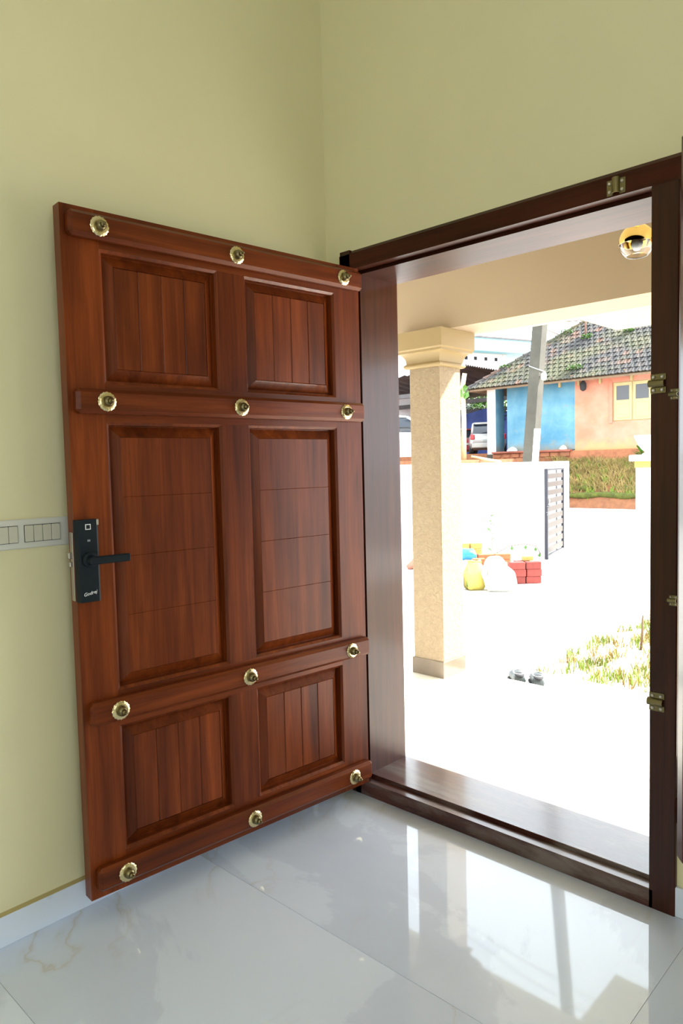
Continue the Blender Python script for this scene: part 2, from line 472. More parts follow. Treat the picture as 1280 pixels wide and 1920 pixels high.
# ------------------------------------------------------------------ door leaf (local x: from hinge to free edge, y: outer face, z: up)
AN = 0.0803
LW, LH, LT = 1.205, 2.13, 0.045
door = struct(empty('door_1', (-0.196, -0.0161, 0.0745), -(PI / 2 + AN)), 'open panelled mahogany door with brass studs and black lock')
S = [(0.0, 0.133), (0.558, 0.668), (1.088, LW)]
R = [(0.0, 0.122), (0.531, 0.644), (1.490, 1.608), (2.016, LH)]
for (s0, s1) in (S[0], S[2]): MB().box(s0, s1, -LT, 0, 0, LH).build('stile', 'wood_v', door)
for k in range(3):
    MB().box(S[1][0], S[1][1], -LT, 0, R[k][1], R[k + 1][0]).build('mullion', 'wood_v', door)
for (z0, z1) in R: MB().box(S[0][1], S[2][0], -LT, 0, z0, z1).build('rail', 'wood_h', door)
def panel(s0, s1, z0, z1, kind):
    rings = [(0.0, 0.0), (0.009, -0.007), (0.010, -0.028), (0.013, -0.028), (0.046, -0.008)]
    vs = []; fs = []
    for (i, y) in rings:
        vs += [(s0 + i, y, z0 + i), (s1 - i, y, z0 + i), (s1 - i, y, z1 - i), (s0 + i, y, z1 - i)]
    for k in range(len(rings) - 1):
        for i in range(4):
            j = (i + 1) % 4
            fs.append((k * 4 + i, k * 4 + j, k * 4 + 4 + j, k * 4 + 4 + i))
    n = len(vs)
    i, y = 0.046, -0.015                     # ground of the field behind the planks
    vs += [(s0 + i, y, z0 + i), (s1 - i, y, z0 + i), (s1 - i, y, z1 - i), (s0 + i, y, z1 - i)]
    fs.append((n, n + 1, n + 2, n + 3))
    for i in range(4):
        j = (i + 1) % 4; fs.append((n - 4 + i, n - 4 + j, n + j, n + i))
    vs += [(s0, -LT, z0), (s1, -LT, z0), (s1, -LT, z1), (s0, -LT, z1)]
    fs.append((n + 4, n + 7, n + 6, n + 5))
    for i in range(4):
        j = (i + 1) % 4; fs.append((i, j, n + 4 + j, n + 4 + i))
    b = MB(); b.add(vs, fs); b.fix = True
    p = b.build('panel', 'wood_v' if kind == 'v' else 'wood_v', door)
    a0, a1, b0, b1 = s0 + 0.0462, s1 - 0.0462, z0 + 0.0462, z1 - 0.0462
    for k in range(4):
        if kind == 'v':
            w = (a1 - a0) / 4
            MB().cbox(a0 + k * w, a0 + (k + 1) * w, -0.016, -0.008, b0, b1, 0.0028).build('plank', 'wood_v', p)
        else:
            w = (b1 - b0) / 4
            MB().cbox(a0, a1, -0.016, -0.008, b0 + k * w, b0 + (k + 1) * w, 0.0012).build('plank', 'wood_c', p)
for (s0, s1) in ((0.133, 0.558), (0.668, 1.088)):
    panel(s0, s1, 1.608, 2.016, 'v'); panel(s0, s1, 0.644, 1.490, 'h'); panel(s0, s1, 0.122, 0.531, 'v')
# studded battens
stud = MB()
prof = [(0.029, 0.0), (0.0295, 0.002), (0.027, 0.0045), (0.0185, 0.0065), (0.0165, 0.0062), (0.0165, 0.010), (0.0155, 0.0145), (0.0125, 0.0185), (0.0095, 0.0205),
        (0.0090, 0.0202), (0.0092, 0.0235), (0.0072, 0.0275), (0.0052, 0.0290), (0.0050, 0.0315), (0.0032, 0.0345), (0.0008, 0.0352)]
stud.lathe(prof, 48, (0, 0, 0), 'y', lambda k, i: (1.0 + 0.035 * math.cos(i * 2 * PI / 48 * 16)) if k < 3 else 1.0)
stud_me = stud.mesh('stud', 'brass', 35)
for v_ in stud_me.vertices:
    if v_.co.y > 0.008: v_.co.y = 0.008 + (v_.co.y - 0.008) * 1.3
stud_me.materials.append(M['brass_dark'])
for p_ in stud_me.polygons:
    if math.hypot(p_.center[0], p_.center[2]) < 0.0172 and p_.center[1] > 0.004: p_.material_index = 1
BT = 0.034
for (z0, z1) in ((2.035, 2.110), (1.514, 1.588), (0.555, 0.628), (0.030, 0.104)):
    b = MB().cbox(0.004, 1.190, -0.006, BT, z0, z1, 0.011)
    bt = b.build('batten', 'wood_h', door)
    for s_ in (0.110, 0.607, 1.098):
        link('stud', stud_me, bt, (s_, BT, (z0 + z1) / 2 - 0.001))
# latch in the free edge
lp = MB().cbox(LW, LW + 0.002, -0.034, -0.012, 0.945, 1.155, 0.0008).build('latch_plate', 'steel', door)
MB().cbox(LW, LW + 0.013, -0.030, -0.016, 1.075, 1.095, 0.002).build('latch_bolt', 'steel', lp)
MB().cbox(LW, LW + 0.011, -0.030, -0.016, 1.050, 1.066, 0.002).build('latch_bolt', 'steel', lp)
# hinges along the hinge edge
for z in (0.25, 1.05, 1.85):
    MB().tube([(-0.008, -0.048, z - 0.06), (-0.008, -0.048, z + 0.06)], 0.007, 10).build('hinge', 'brass_dark', door, True)
# narrow pale edge strip between leaf and jamb
for (z0, z1) in ((0.18, 0.50), (0.70, 1.47), (1.67, 1.93)):
    MB().box(-0.0012, 0.0, -0.014, -0.002, z0, z1).build('edge_strip', 'switch', door)
# smart lock
lk = MB()
P = [(1.146, 0.006), (1.149, 0.028), (1.154, 0.030), (1.206, 0.030), (1.211, 0.028), (1.214, 0.006), (1.214, 0.0), (1.146, 0.0)]
P = [(x - 0.006, y) for x, y in P]
lk.prism(P, 0.944, 1.194, 'z')
lock = tag(lk.build('smart_lock', 'black', door), 'black electronic door lock with lever')
lv = MB().lathe([(0.024, 0.030), (0.024, 0.036), (0.016, 0.038), (0.013, 0.058), (0.010, 0.060)], 24, (1.172, 0, 1.072), 'y')
lv.cbox(1.058, 1.184, 0.052, 0.066, 1.060, 1.084, 0.003)
lv.build('lever', 'black', lock, 35)
fp = MB().cbox(1.166, 1.183, 0.030, 0.0312, 1.164, 1.181, 0.0005).build('fingerprint_sensor', 'whiteink', lock)
MB().cbox(1.1685, 1.1805, 0.0312, 0.0316, 1.1665, 1.1785, 0.0002).build('sensor_pad', 'black', lock)
MB().cbox(1.169, 1.178, 0.030, 0.0306, 1.128, 1.134, 0.0002).build('card_mark', 'greyink', lock)
MB().cbox(1.1405, 1.1475, 0.022, 0.0302, 1.176, 1.194, 0.001).build('corner_glint', 'steel', lock)  # bright steel chip standing in for the glint on the lock's top corner
tm = text_mesh('logo_lettering', 'Godrej', 0.0145, 'whiteink', 0.35)
lo = link('logo_lettering', tm, lock)
lo.matrix_local = Matrix(((-1, 0, 0, 1.176), (0, 0, 1, 0.0303), (0, 1, 0, 0.966), (0, 0, 0, 1))) @ Matrix.Rotation(math.radians(10), 4, 'Z')

# ------------------------------------------------------------------ switch panel on the left wall
sp = empty('switch_panel', (LX, -1.62, 1.231))
tag(sp, 'long grey-white switch plate on the wall beside the door edge', 'switch panel')
MB().cbox(0.0, 0.008, 0.0, 0.44, -0.0445, 0.0445, 0.003).build('plate', 'plate', sp)
for y0 in (0.035, 0.165, 0.295):
    md = MB().cbox(0.008, 0.0095, y0, y0 + 0.112, -0.026, 0.026, 0.0005).build('switch_module', 'shadowgap', sp)
    for q in range(4):
        MB().cbox(0.0092, 0.0135, y0 + 0.0015 + q * 0.02755, y0 + 0.0275 + q * 0.02755, -0.0245, 0.0245, 0.0012).build('rocker', 'switch', md)

# ================================================================== OUTSIDE
M['beam'] = plain('beige_beam_paint', (0.335, 0.25, 0.17), 0.7, var=0.02, vscale=2)
M['soffit'] = plain('pale_yellow_soffit_paint', (0.42, 0.375, 0.25), 0.7, var=0.03, vscale=2)
def stucco():
    m, nt, b = nmat('cream_stucco')
    v = mapping(nt)
    f = noise(nt, 38, 5, v, 0.6, 0.8)
    c = ramp(nt, f, [(0.3, (0.24, 0.175, 0.11)), (0.7, (0.31, 0.235, 0.15))])
    nt.links.new(c, b.inputs['Base Color']); b.inputs['Roughness'].default_value = 0.75
    bump(nt, b, f, 0.7, 0.012)
    return m
M['stucco'] = stucco()
M['capital'] = plain('ochre_cream_paint', (0.27, 0.19, 0.085), 0.6, var=0.03, vscale=3)
M['skirt'] = plain('brown_stone_tile', (0.15, 0.115, 0.085), 0.2, var=0.1, vscale=12)
M['porch'] = plain('polished_porch_tile', (0.78, 0.76, 0.70), 0.10, var=0.04, vscale=3)
M['cement'] = plain('pale_cement', (0.68, 0.67, 0.64), 0.85, var=0.06, vscale=1.5, bmp=0.2, bscale=20)
M['whitewall'] = plain('white_compound_paint', (0.82, 0.82, 0.80), 0.7, var=0.02, vscale=2)
M['yellowband'] = plain('yellow_band_paint', (0.50, 0.33, 0.06), 0.7, var=0.04)
M['soil'] = plain('sandy_soil', (0.40, 0.31, 0.23), 0.95, var=0.25, vscale=9, bmp=0.6, bscale=25)
M['redsoil'] = plain('laterite_soil', (0.21, 0.085, 0.038), 0.95, var=0.3, vscale=5, bmp=0.6, bscale=12)
M['moss'] = plain('green_moss', (0.075, 0.088, 0.012), 0.95, var=0.5, vscale=7, bmp=0.8, bscale=18)
M['laterite'] = plain('laterite_block', (0.24, 0.09, 0.042), 0.9, var=0.3, vscale=6, bmp=0.5, bscale=20, objvar=0.18)
M['grass'] = plain('green_grass', (0.17, 0.26, 0.03), 0.7, var=0.35, vscale=2.5)
M['drygrass'] = plain('dry_grass', (0.30, 0.22, 0.075), 0.8, var=0.35, vscale=2.5)
M['leaf'] = plain('fresh_leaf', (0.07, 0.17, 0.02), 0.55, var=0.35, vscale=4)
M['stem'] = plain('brown_stem', (0.14, 0.09, 0.05), 0.8, var=0.2)
M['concrete'] = plain('weathered_pole_concrete', (0.048, 0.044, 0.034), 0.9, var=0.3, vscale=2.2, bmp=0.4, bscale=25)
M['darkmetal'] = plain('dark_gate_steel', (0.022, 0.022, 0.032), 0.45, 0.3, var=0.1)
M['slat'] = plain('brown_gate_slat', (0.030, 0.021, 0.017), 0.5, var=0.25, vscale=10)
M['sackwhite'] = plain('white_woven_sack', (0.50, 0.48, 0.43), 0.7, var=0.06, vscale=12, bmp=0.25, bscale=90)
M['sackyellow'] = plain('yellow_woven_sack', (0.42, 0.34, 0.07), 0.7, var=0.15, vscale=8, bmp=0.25, bscale=90)
M['sackblue'] = plain('blue_plastic_bag', (0.02, 0.20, 0.42), 0.4, var=0.2, vscale=8)
M['brick'] = plain('red_paver', (0.20, 0.032, 0.025), 0.85, var=0.2, vscale=14, bmp=0.3, bscale=50, objvar=0.2)
M['brickorange'] = plain('orange_brick', (0.32, 0.085, 0.03), 0.85, var=0.2, vscale=14, bmp=0.3, bscale=50, objvar=0.15)
M['brickyellow'] = plain('yellow_paver', (0.42, 0.26, 0.07), 0.85, var=0.15, vscale=14)
M['shoe'] = plain('grey_green_rubber', (0.03, 0.04, 0.042), 0.5, var=0.1)
M['shoein'] = plain('black_lining', (0.012, 0.012, 0.016), 0.8)
M['shoetrim'] = plain('pale_shoe_trim', (0.30, 0.33, 0.32), 0.6)
M['bluewall'] = None
M['cars'] = plain('silver_car_paint', (0.30, 0.30, 0.29), 0.3, 0.35, var=0.02, coat=0.6)
M['carw'] = plain('white_car_paint', (0.80, 0.80, 0.80), 0.3, var=0.01, coat=0.6)
M['carr'] = plain('dark_red_car_paint', (0.22, 0.02, 0.03), 0.3, var=0.02, coat=0.6)
M['glassdark'] = plain('dark_car_glass', (0.015, 0.02, 0.03), 0.08)
M['taillight'] = plain('red_tail_light', (0.45, 0.02, 0.03), 0.2)
M['tyre'] = plain('black_tyre', (0.015, 0.015, 0.017), 0.8)
M['corr'] = plain('rusty_grey_sheet', (0.08, 0.075, 0.075), 0.7, 0.2, var=0.35, vscale=1.2)
M['tarp'] = plain('blue_tarpaulin', (0.02, 0.06, 0.30), 0.5, var=0.25, vscale=1.5)
M['bamboo'] = plain('dry_bamboo', (0.50, 0.40, 0.22), 0.7, var=0.2, vscale=5)
M['farwhite'] = plain('white_far_wall', (0.80, 0.80, 0.80), 0.8, var=0.03)
M['fascia'] = plain('pale_blue_fascia', (0.25, 0.55, 0.72), 0.7, var=0.05)
M['dark'] = plain('dark_interior', (0.02, 0.02, 0.022), 0.9)
M['shutterpaint'] = plain('cream_shutter_paint', (0.40, 0.30, 0.14), 0.6, var=0.08, vscale=5)
M['winglass'] = plain('dark_window_glass', (0.05, 0.05, 0.055), 0.15)
M['rust'] = plain('rusty_pipe', (0.15, 0.06, 0.035), 0.8, var=0.3)
M['urn'] = plain('glazed_white_urn', (0.80, 0.83, 0.86), 0.3, var=0.02)
M['bluepaint'] = plain('blue_flower_glaze', (0.10, 0.22, 0.55), 0.3)
M['wire'] = plain('wire_black', (0.05, 0.05, 0.05), 0.6)
M['gold'] = plain('polished_gold_mirror', (0.85, 0.62, 0.24), 0.08, 1.0)
M['pinkcloth'] = plain('pink_cloth', (0.70, 0.22, 0.26), 0.8, var=0.1)
M['clay'] = plain('clay_brown', (0.30, 0.11, 0.07), 0.8, var=0.2)

# ---------- porch: floor, ceiling, beam, overhang, pillar
PZ = -0.03
b = MB(); b.box(-5, 5.2, WY1, 1.92, -0.45, PZ - 0.012)
pf = struct(b.build('floor_porch', 'cement'), 'polished pale porch floor outside the threshold')
for i in range(-9, 9):
    for j in range(3):
        x0, x1 = -0.1 + i * 0.575, -0.1 + (i + 1) * 0.575
        y0, y1 = WY1 + j * 0.5467, WY1 + (j + 1) * 0.5467
        if j == 2: y1 += 0.012
        if -5 <= x0 and x1 <= 5.2:
            MB().box(x0 + 0.001, x1 - 0.001, max(y0, D + 0.001 if -0.33 < x1 and x0 < 1.7 else y0) + 0.001, y1 - 0.001, PZ - 0.012, PZ).build('porch_tile', 'porch', pf)
b = MB(); b.box(-5, 5.2, WY1, 2.05, 2.75, 2.95)
struct(b.build('ceiling_porch', 'soffit'), 'pale porch ceiling above the doorway')
b = MB(); b.box(-5, 5.2, 1.70, 2.03, 2.283, 2.75)
struct(b.build('beam', 'beam'), 'beige porch beam across the top of the doorway view')
b = MB(); b.box(-5, -0.25, 2.03, 2.09, 2.283, 2.42); b.box(-0.25, 5.2, 2.03, 2.66, 2.283, 2.42)
struct(b.build('trim_3', 'soffit'), 'pale yellow roof overhang beyond the beige beam')
b = MB(); b.box(-5, LX - 0.2, WY0, WY1, -0.45, 2.95); b.box(LX - 0.2, 5.2, WY1 - 0.001, WY1, 2.30, 2.75)
struct(b.build('wall_outside', 'whitewall'), 'outer house wall beside the porch')

pl = struct(empty('pillar', (-1.130, 1.790, PZ)), 'stuccoed porch pillar with moulded ochre capital')
hw = 0.123
MB().cbox(-hw, hw, -hw, hw, 0.0, 2.09, 0.006).build('shaft', 'stucco', pl)
def sq_lathe(prof, name, mat, parent):
    vs = []; fs = []
    for (r, h) in prof: vs += [(-r, -r, h), (r, -r, h), (r, r, h), (-r, r, h)]
    for k in range(len(prof) - 1):
        for i in range(4):
            j = (i + 1) % 4; fs.append((4 * k + i, 4 * k + j, 4 * k + 4 + j, 4 * k + 4 + i))
    n = len(vs); fs += [(3, 2, 1, 0), (n - 4, n - 3, n - 2, n - 1)]
    b = MB(); b.add(vs, fs); b.fix = True
    return b.build(name, mat, parent)
z = 2.075
prof = [(0.125, z), (0.140, z + 0.002), (0.148, z + 0.010), (0.150, z + 0.018), (0.146, z + 0.027), (0.136, z + 0.034)]
for k in range(9):
    a = PI / 2 * k / 8
    prof.append((0.136 + 0.042 * (1 - math.cos(a)), z + 0.036 + 0.062 * math.sin(a)))
prof += [(0.184, z + 0.099), (0.184, z + 0.112), (0.190, z + 0.118), (0.193, z + 0.122), (0.193, 2.312)]
sq_lathe(prof, 'capital', 'capital', pl)
sq_lathe([(0.131, 0.0), (0.131, 0.108), (0.128, 0.112)], 'skirting', 'skirt', pl)

# porch pendant lamp
lm = empty('porch_lamp', (0.530, 1.0, 2.75))
tag(lm, 'gold and clear glass globe lamp hanging under the porch ceiling', 'lamp')
MB().lathe([(0.001, 0.0), (0.045, 0.0), (0.045, -0.012), (0.012, -0.02), (0.006, -0.022)], 24).build('canopy', 'gold', lm, 40)
MB().tube([(0, 0, -0.02), (0, 0, -0.325)], 0.005, 8).build('stem', 'gold', lm, True)
cz, R0 = -0.395, 0.076
prof = []
for k in range(0, 13):
    a = PI / 2 - (PI / 2 + 0.12) * k / 12
    prof.append((max(0.001, R0 * math.cos(a)), cz + R0 * math.sin(a)))
shade = MB()
ins = [(max(0.0008, r * 0.97), cz + (h - cz) * 0.97) for r, h in prof[::-1]]
n_ = 32; full = prof + ins
shade.lathe(full, n_)
del shade.f[-2:]
shade.build('gold_cap', 'gold', lm, 60)
def glassmat():
    m, nt, b = nmat('clear_glass')
    b.inputs['Base Color'].default_value = (1, 1, 1, 1); b.inputs['Transmission Weight'].default_value = 1.0
    b.inputs['Roughness'].default_value = 0.0; b.inputs['IOR'].default_value = 1.45
    return m
M['glass'] = glassmat()
prof = []
for k in range(0, 11):
    a = -0.12 - 0.80 * k / 10
    prof.append((R0 * math.cos(a), cz + R0 * math.sin(a)))
ins = [((r - 0.003), h + 0.0005) for r, h in prof[::-1]]
g = MB(); g.lathe(prof + ins, 32)
del g.f[-2:]
g.add([], [])
nn = len(prof + ins)
g.f += [((nn - 1) * 32 + i, (nn - 1) * 32 + (i + 1) % 32, (i + 1) % 32, i) for i in range(32)]
g.build('glass_bowl', 'glass', lm, 60)
MB().lathe([(0.001, cz - 0.038), (0.013, cz - 0.034), (0.022, cz - 0.022), (0.026, cz - 0.006), (0.020, cz + 0.014), (0.012, cz + 0.028), (0.012, cz + 0.065)], 20).build('bulb', 'urn', lm, True)

# ---------- yard, road, terrace
b = MB(); b.box(-40, 12, 1.90, 11.6, -0.75, -0.45)
struct(b.build('yard', 'cement'), 'sunlit pale cement yard outside the porch')
b = MB(); b.box(-60, 30, 11.6, 24.6, -0.8, -0.452)
struct(b.build('road', 'cement'), 'pale sunlit road beyond the compound wall')
b = MB(); b.box(-60, -12.6, 13.6, 60, -0.75, 1.5); b.box(-12.6, 30, 26.3, 60, -0.75, 1.2)
struct(b.build('terrace', 'redsoil'), 'raised red earth terrace carrying the tiled house')
b = MB(); b.box(-2.6, 4.5, 1.92, 2.42, -0.45, -0.10)
struct(b.build('porch_step', 'cement'), 'low cement step under the porch edge')
# grass bed
def hf(name, x0, x1, y0, y1, nx, ny, fz, mat, lab, kind='structure', cat=None):
    vs = []; fs = []
    for j in range(ny + 1):
        for i in range(nx + 1):
            x = x0 + (x1 - x0) * i / nx; y = y0 + (y1 - y0) * j / ny
            vs.append((x, y, fz(x, y)))
    for j in range(ny):
        for i in range(nx):
            a = j * (nx + 1) + i; fs.append((a, a + 1, a + nx + 2, a + nx + 1))
    b = MB(); b.add(vs, fs)
    o = b.build(name, mat, None, True)
    return tag(o, lab, cat, None, kind)
rb = random.Random(3)
bumps = [(rb.uniform(-1.3, 5), rb.uniform(2.4, 9), rb.uniform(0.15, 0.5), rb.uniform(0.0, 0.05)) for _ in range(60)]
def bedz(x, y):
    e = min(1.0, max(0.0, (x + 1.5 + 0.12 * math.sin(3 * y)) / 0.3)) * min(1, max(0, (y - 2.42) / 0.05))
    z = -0.40 + sum(h * math.exp(-((x - a) ** 2 + (y - c_) ** 2) / (r * r)) for a, c_, r, h in bumps)
    return -0.47 + (z + 0.47) * e
hf('grass_bed', -1.7, 5, 2.42, 9, 64, 66, bedz, 'soil', 'sandy planting bed right of the yard, grown with grass')
def blades(n, region, zf, hr, wr, lean, mat, name, lab, cl=0, seed=1):
    r = random.Random(seed); B = MB(); vs = []; fs = []
    centers = [region(r) for _ in range(cl)] if cl else None
    for _ in range(n):
        if centers:
            c_ = r.choice(centers); x, y = c_[0] + r.gauss(0, 0.05), c_[1] + r.gauss(0, 0.05)
        else: x, y = region(r)
        z = zf(x, y); h = r.uniform(*hr); w = r.uniform(*wr); a = r.uniform(0, 2 * PI)
        t = r.uniform(0, 2 * PI); l = r.uniform(0.2, 1.0) * lean * h
        dx, dy = math.cos(a) * w, math.sin(a) * w; lx, ly = math.cos(t) * l, math.sin(t) * l
        k = len(vs)
        vs += [(x - dx, y - dy, z - 0.01), (x + dx, y + dy, z - 0.01), (x + dx * 0.8 + lx * 0.35, y + dy * 0.8 + ly * 0.35, z + h * 0.6), (x - dx * 0.8 + lx * 0.35, y - dy * 0.8 + ly * 0.35, z + h * 0.6), (x + lx, y + ly, z + h)]
        fs += [(k, k + 1, k + 2, k + 3), (k + 3, k + 2, k + 4)]
    B.add(vs, fs)
    return tag(B.build(name, mat), lab, 'grass', None, 'stuff')
reg = lambda r: (r.uniform(-1.25, 2.0), 2.5 + 4.5 * r.random() ** 1.2)
blades(5600, reg, bedz, (0.04, 0.13), (0.003, 0.007), 1.0, 'grass', 'grass', 'green grass tufts growing in the sandy bed by the porch', 300, 5)
blades(4200, reg, bedz, (0.03, 0.11), (0.003, 0.007), 1.1, 'drygrass', 'dry_grass', 'straw coloured dry grass in the sandy bed by the porch', 300, 6)
blades(1500, lambda r: (r.uniform(-0.9, 0.6), r.uniform(5.2, 6.6)), bedz, (0.15, 0.34), (0.008, 0.014), 0.9, 'grass', 'tall_grass', 'taller clump of green grass at the far side of the sandy bed', 24, 8)
tag(MB().tube([(-0.80, 4.55, -0.42), (-0.79, 4.56, -0.25), (-0.78, 4.55, -0.06)], [0.012, 0.012, 0.008], 7).build('stake', 'stem', None, True), 'short dark stake standing at the edge of the grass', 'stake')

# shoes on the step
def shoe(loc, rz, lab):
    e = empty('shoe', loc, rz); tag(e, lab, 'shoe', 'pair of shoes by the porch edge')
    L = [(-0.13, 0.030, 0.030, 0.075), (-0.11, 0.040, 0.042, 0.085), (-0.05, 0.040, 0.040, 0.075), (0.0, 0.042, 0.042, 0.065), (0.05, 0.048, 0.048, 0.068), (0.10, 0.046, 0.044, 0.055), (0.135, 0.028, 0.026, 0.035)]
    vs = []; fs = []; n = 10
    for (x, w, w2, h) in L:
        for i in range(n):
            a = 2 * PI * i / n
            vs.append((x, w * math.cos(a), max(0.0, h * 0.5 + h * 0.5 * math.sin(a) * 1.1)))
    for k in range(len(L) - 1):
        for i in range(n):
            j = (i + 1) % n; fs.append((k * n + i, k * n + j, k * n + n + j, k * n + n + i))
    fs += [tuple(range(n)), tuple(len(vs) - n + i for i in range(n))]
    b = MB(); b.add(vs, fs); b.fix = True
    b.build('upper', 'shoe', e, True)
    MB().lathe([(0.001, 0.0), (0.030, 0.002), (0.034, 0.010), (0.030, 0.014)], 18, (-0.06, 0, 0.072), 'z', None).build('opening', 'shoein', e, True).scale = (1.7, 0.95, 1.0)
    pts = [(-0.06 + 0.058 * math.cos(2 * PI * i / 18), 0.034 * math.sin(2 * PI * i / 18), 0.086) for i in range(19)]
    MB().tube(pts, 0.004, 6).build('trim', 'shoetrim', e, True)
    MB().prism([(-0.135, -0.035), (-0.135, 0.035), (0.0, 0.045), (0.08, 0.052), (0.14, 0.02), (0.14, -0.02), (0.08, -0.052), (0.0, -0.045)], 0, 0.012, 'z').build('sole', 'shoein', e)
    return e
shoe((-0.71, 2.11, -0.10), 2.25, 'left of the two grey rubber shoes on the porch step')
shoe((-0.575, 2.14, -0.10), 2.15, 'right of the two grey rubber shoes on the porch step')

# compound wall, gate, gate pillar with urn
b = MB().cbox(-40, -4.93, 11.40, 11.60, -0.50, 1.39, 0.01)
struct(b.build('wall_compound', 'whitewall'), 'white compound wall left of the gate')
b = MB().cbox(-2.6, 12, 11.40, 11.60, -0.50, 1.39, 0.01)
struct(b.build('wall_compound_right', 'whitewall'), 'white compound wall right of the gate pillar')
gdir = Vector((-4.60 + 4.95, 10.0 - 11.38, 0)); GL = gdir.length
gt = empty('gate', (-4.95, 11.36, -0.40), math.atan2(gdir.y, gdir.x))
tag(gt, 'dark slatted metal gate leaf swung open against the white wall', 'gate')
MB().cbox(GL - 0.07, GL, -0.03, 0.03, -0.02, 1.66, 0.004).build('gate_post', 'darkmetal', gt)
MB().cbox(0.0, 0.05, -0.025, 0.025, 0.03, 1.66, 0.004).build('gate_post', 'darkmetal', gt)
MB().cbox(0.05, GL - 0.07, -0.02, 0.02, 1.625, 1.66, 0.003).build('gate_rail', 'darkmetal', gt)
MB().cbox(0.05, GL - 0.07, -0.02, 0.02, 0.03, 0.06, 0.003).build('gate_rail', 'darkmetal', gt)
MB().cbox(GL * 0.30, GL * 0.30 + 0.04, -0.035, -0.018, 0.05, 1.64, 0.003).build('gate_stay', 'darkmetal', gt)
for k in range(10):
    z = 0.09 + k * 0.153
    MB().cbox(0.045, GL - 0.06, -0.018, 0.012, z, z + 0.10, 0.004).build('slat', 'slat', gt)
lt = MB().tube([(GL - 0.20, 0.03, 0.96), (GL + 0.07, 0.03, 0.96)], 0.012, 8).build('latch', 'darkmetal', gt, True)
MB().tube([(GL - 0.15, 0.04, 0.97), (GL - 0.11, 0.05, 1.07), (GL - 0.07, 0.05, 1.09), (GL - 0.06, 0.04, 0.97)], 0.008, 8).build('shackle', 'steel', lt, True)
pts = [(GL + 0.06 + 0.03 * math.cos(t * PI / 6), 0.03, 0.835 + 0.03 * math.sin(t * PI / 6)) for t in range(13)]
MB().tube(pts, 0.007, 6).build('ring', 'darkmetal', lt, True)

gp = struct(empty('gate_pillar', (-2.93, 11.5, -0.5)), 'white gate pillar with wide cap and yellow band')
MB().cbox(-0.46, 0.46, -0.42, 0.42, 0.0, 1.84, 0.01).build('pillar_shaft', 'whitewall', gp)
MB().cbox(-0.475, 0.475, -0.435, 0.435, 1.74, 1.86, 0.006).build('band', 'yellowband', gp)
MB().cbox(-0.55, 0.55, -0.51, 0.51, 1.86, 1.975, 0.012).build('cap', 'whitewall', gp)
ur = empty('urn', (-3.30, 11.42, 1.475)); tag(ur, 'white glazed urn planter with blue flowers on the gate pillar cap', 'urn')
MB().lathe([(0.09, 0.0), (0.10, 0.015), (0.055, 0.04), (0.05, 0.06), (0.10, 0.10), (0.17, 0.19), (0.21, 0.28), (0.235, 0.33), (0.235, 0.36), (0.21, 0.36), (0.19, 0.30)], 28).build('bowl', 'urn', ur, 50)
for k in range(6):
    a = -2.0 + 0.22 * k; rr = 0.118 + 0.01 * (k % 2)
    MB().lathe([(0.001, -0.008), (0.012, -0.004), (0.012, 0.004), (0.001, 0.008)], 8, (rr * math.cos(a), rr * math.sin(a), 0.11 + 0.02 * (k % 3))).build('flower_motif', 'bluepaint', ur, True)

# sacks, bricks and plants in the yard
def sack(name, loc, rz, w, d, h, mat, lab, lean=0.0, ear=True, seed=1, lie=False):
    r = random.Random(seed); e = empty(name, loc, rz); tag(e, lab, 'sack', 'building sacks in the yard')
    n, mrings = 20, 12; vs = []; fs = []
    ph = [r.uniform(0, 6.28) for _ in range(6)]
    for k in range(mrings + 1):
        t = k / mrings
        if lie: s_ = math.sin(PI * min(0.98, max(0.02, 0.06 + t * 0.9))) ** 0.55
        else: s_ = (0.78 + 0.30 * math.sin(PI * (t * 0.75 + 0.12))) * (1 - 0.42 * max(0, t - 0.72) / 0.28) * (min(1, 0.72 + t * 3))
        for i in range(n):
            a = 2 * PI * i / n
            ca, sa = math.cos(a), math.sin(a)
            ca = math.copysign(abs(ca) ** 0.6, ca); sa = math.copysign(abs(sa) ** 0.6, sa)
            wob = 1 + 0.05 * math.sin(3 * a + ph[0] + 4 * t) + 0.04 * math.sin(5 * a + ph[1] - 7 * t)
            flat = 1.0 if lie else 1 - 0.45 * max(0, t - 0.6) / 0.4
            x = w / 2 * s_ * ca * wob + lean * t * h; y = d / 2 * s_ * sa * wob * flat
            zz = h * t + (0.02 * math.sin(4 * a + ph[2]) if 0 < k < mrings else 0)
            vs.append((x, y, zz))
    for k in range(mrings):
        for i in range(n):
            j = (i + 1) % n; fs.append((k * n + i, k * n + j, k * n + n + j, k * n + n + i))
    fs += [tuple(range(n)), tuple(mrings * n + i for i in range(n))]
    b = MB(); b.add(vs, fs); b.fix = True
    b.build('bag_body', mat, e, 60)
    if ear:
        b = MB(); b.tube([(-w * 0.30 + lean * h, 0, h * 0.985), (-w * 0.1 + lean * h, 0.01, h * 1.03), (w * 0.12 + lean * h, -0.01, h * 1.0), (w * 0.30 + lean * h, 0, h * 1.04)], [0.035, 0.022, 0.022, 0.035], 8)
        b.build('bag_mouth', mat, e, True)
        MB().tube([(-w * 0.40, -d * 0.40, h * 0.15), (-w * 0.43 + lean * h * 0.5, -d * 0.40, h * 0.5), (-w * 0.36 + lean * h * .85, -d * 0.32, h * 0.86)], 0.008, 6).build('seam_stitching', 'leaf', e, True)
    return e
sack('cement_sack', (-4.03, 6.70, -0.45), 0.75, 0.31, 0.28, 0.40, 'sackyellow', 'yellow woven sack standing beside the big white sack', 0.0, True, 2)
sack('cement_sack', (-3.67, 6.83, -0.45), 0.70, 0.44, 0.30, 0.37, 'sackwhite', 'big white woven sack right of the yellow sack', -0.12, True, 3)
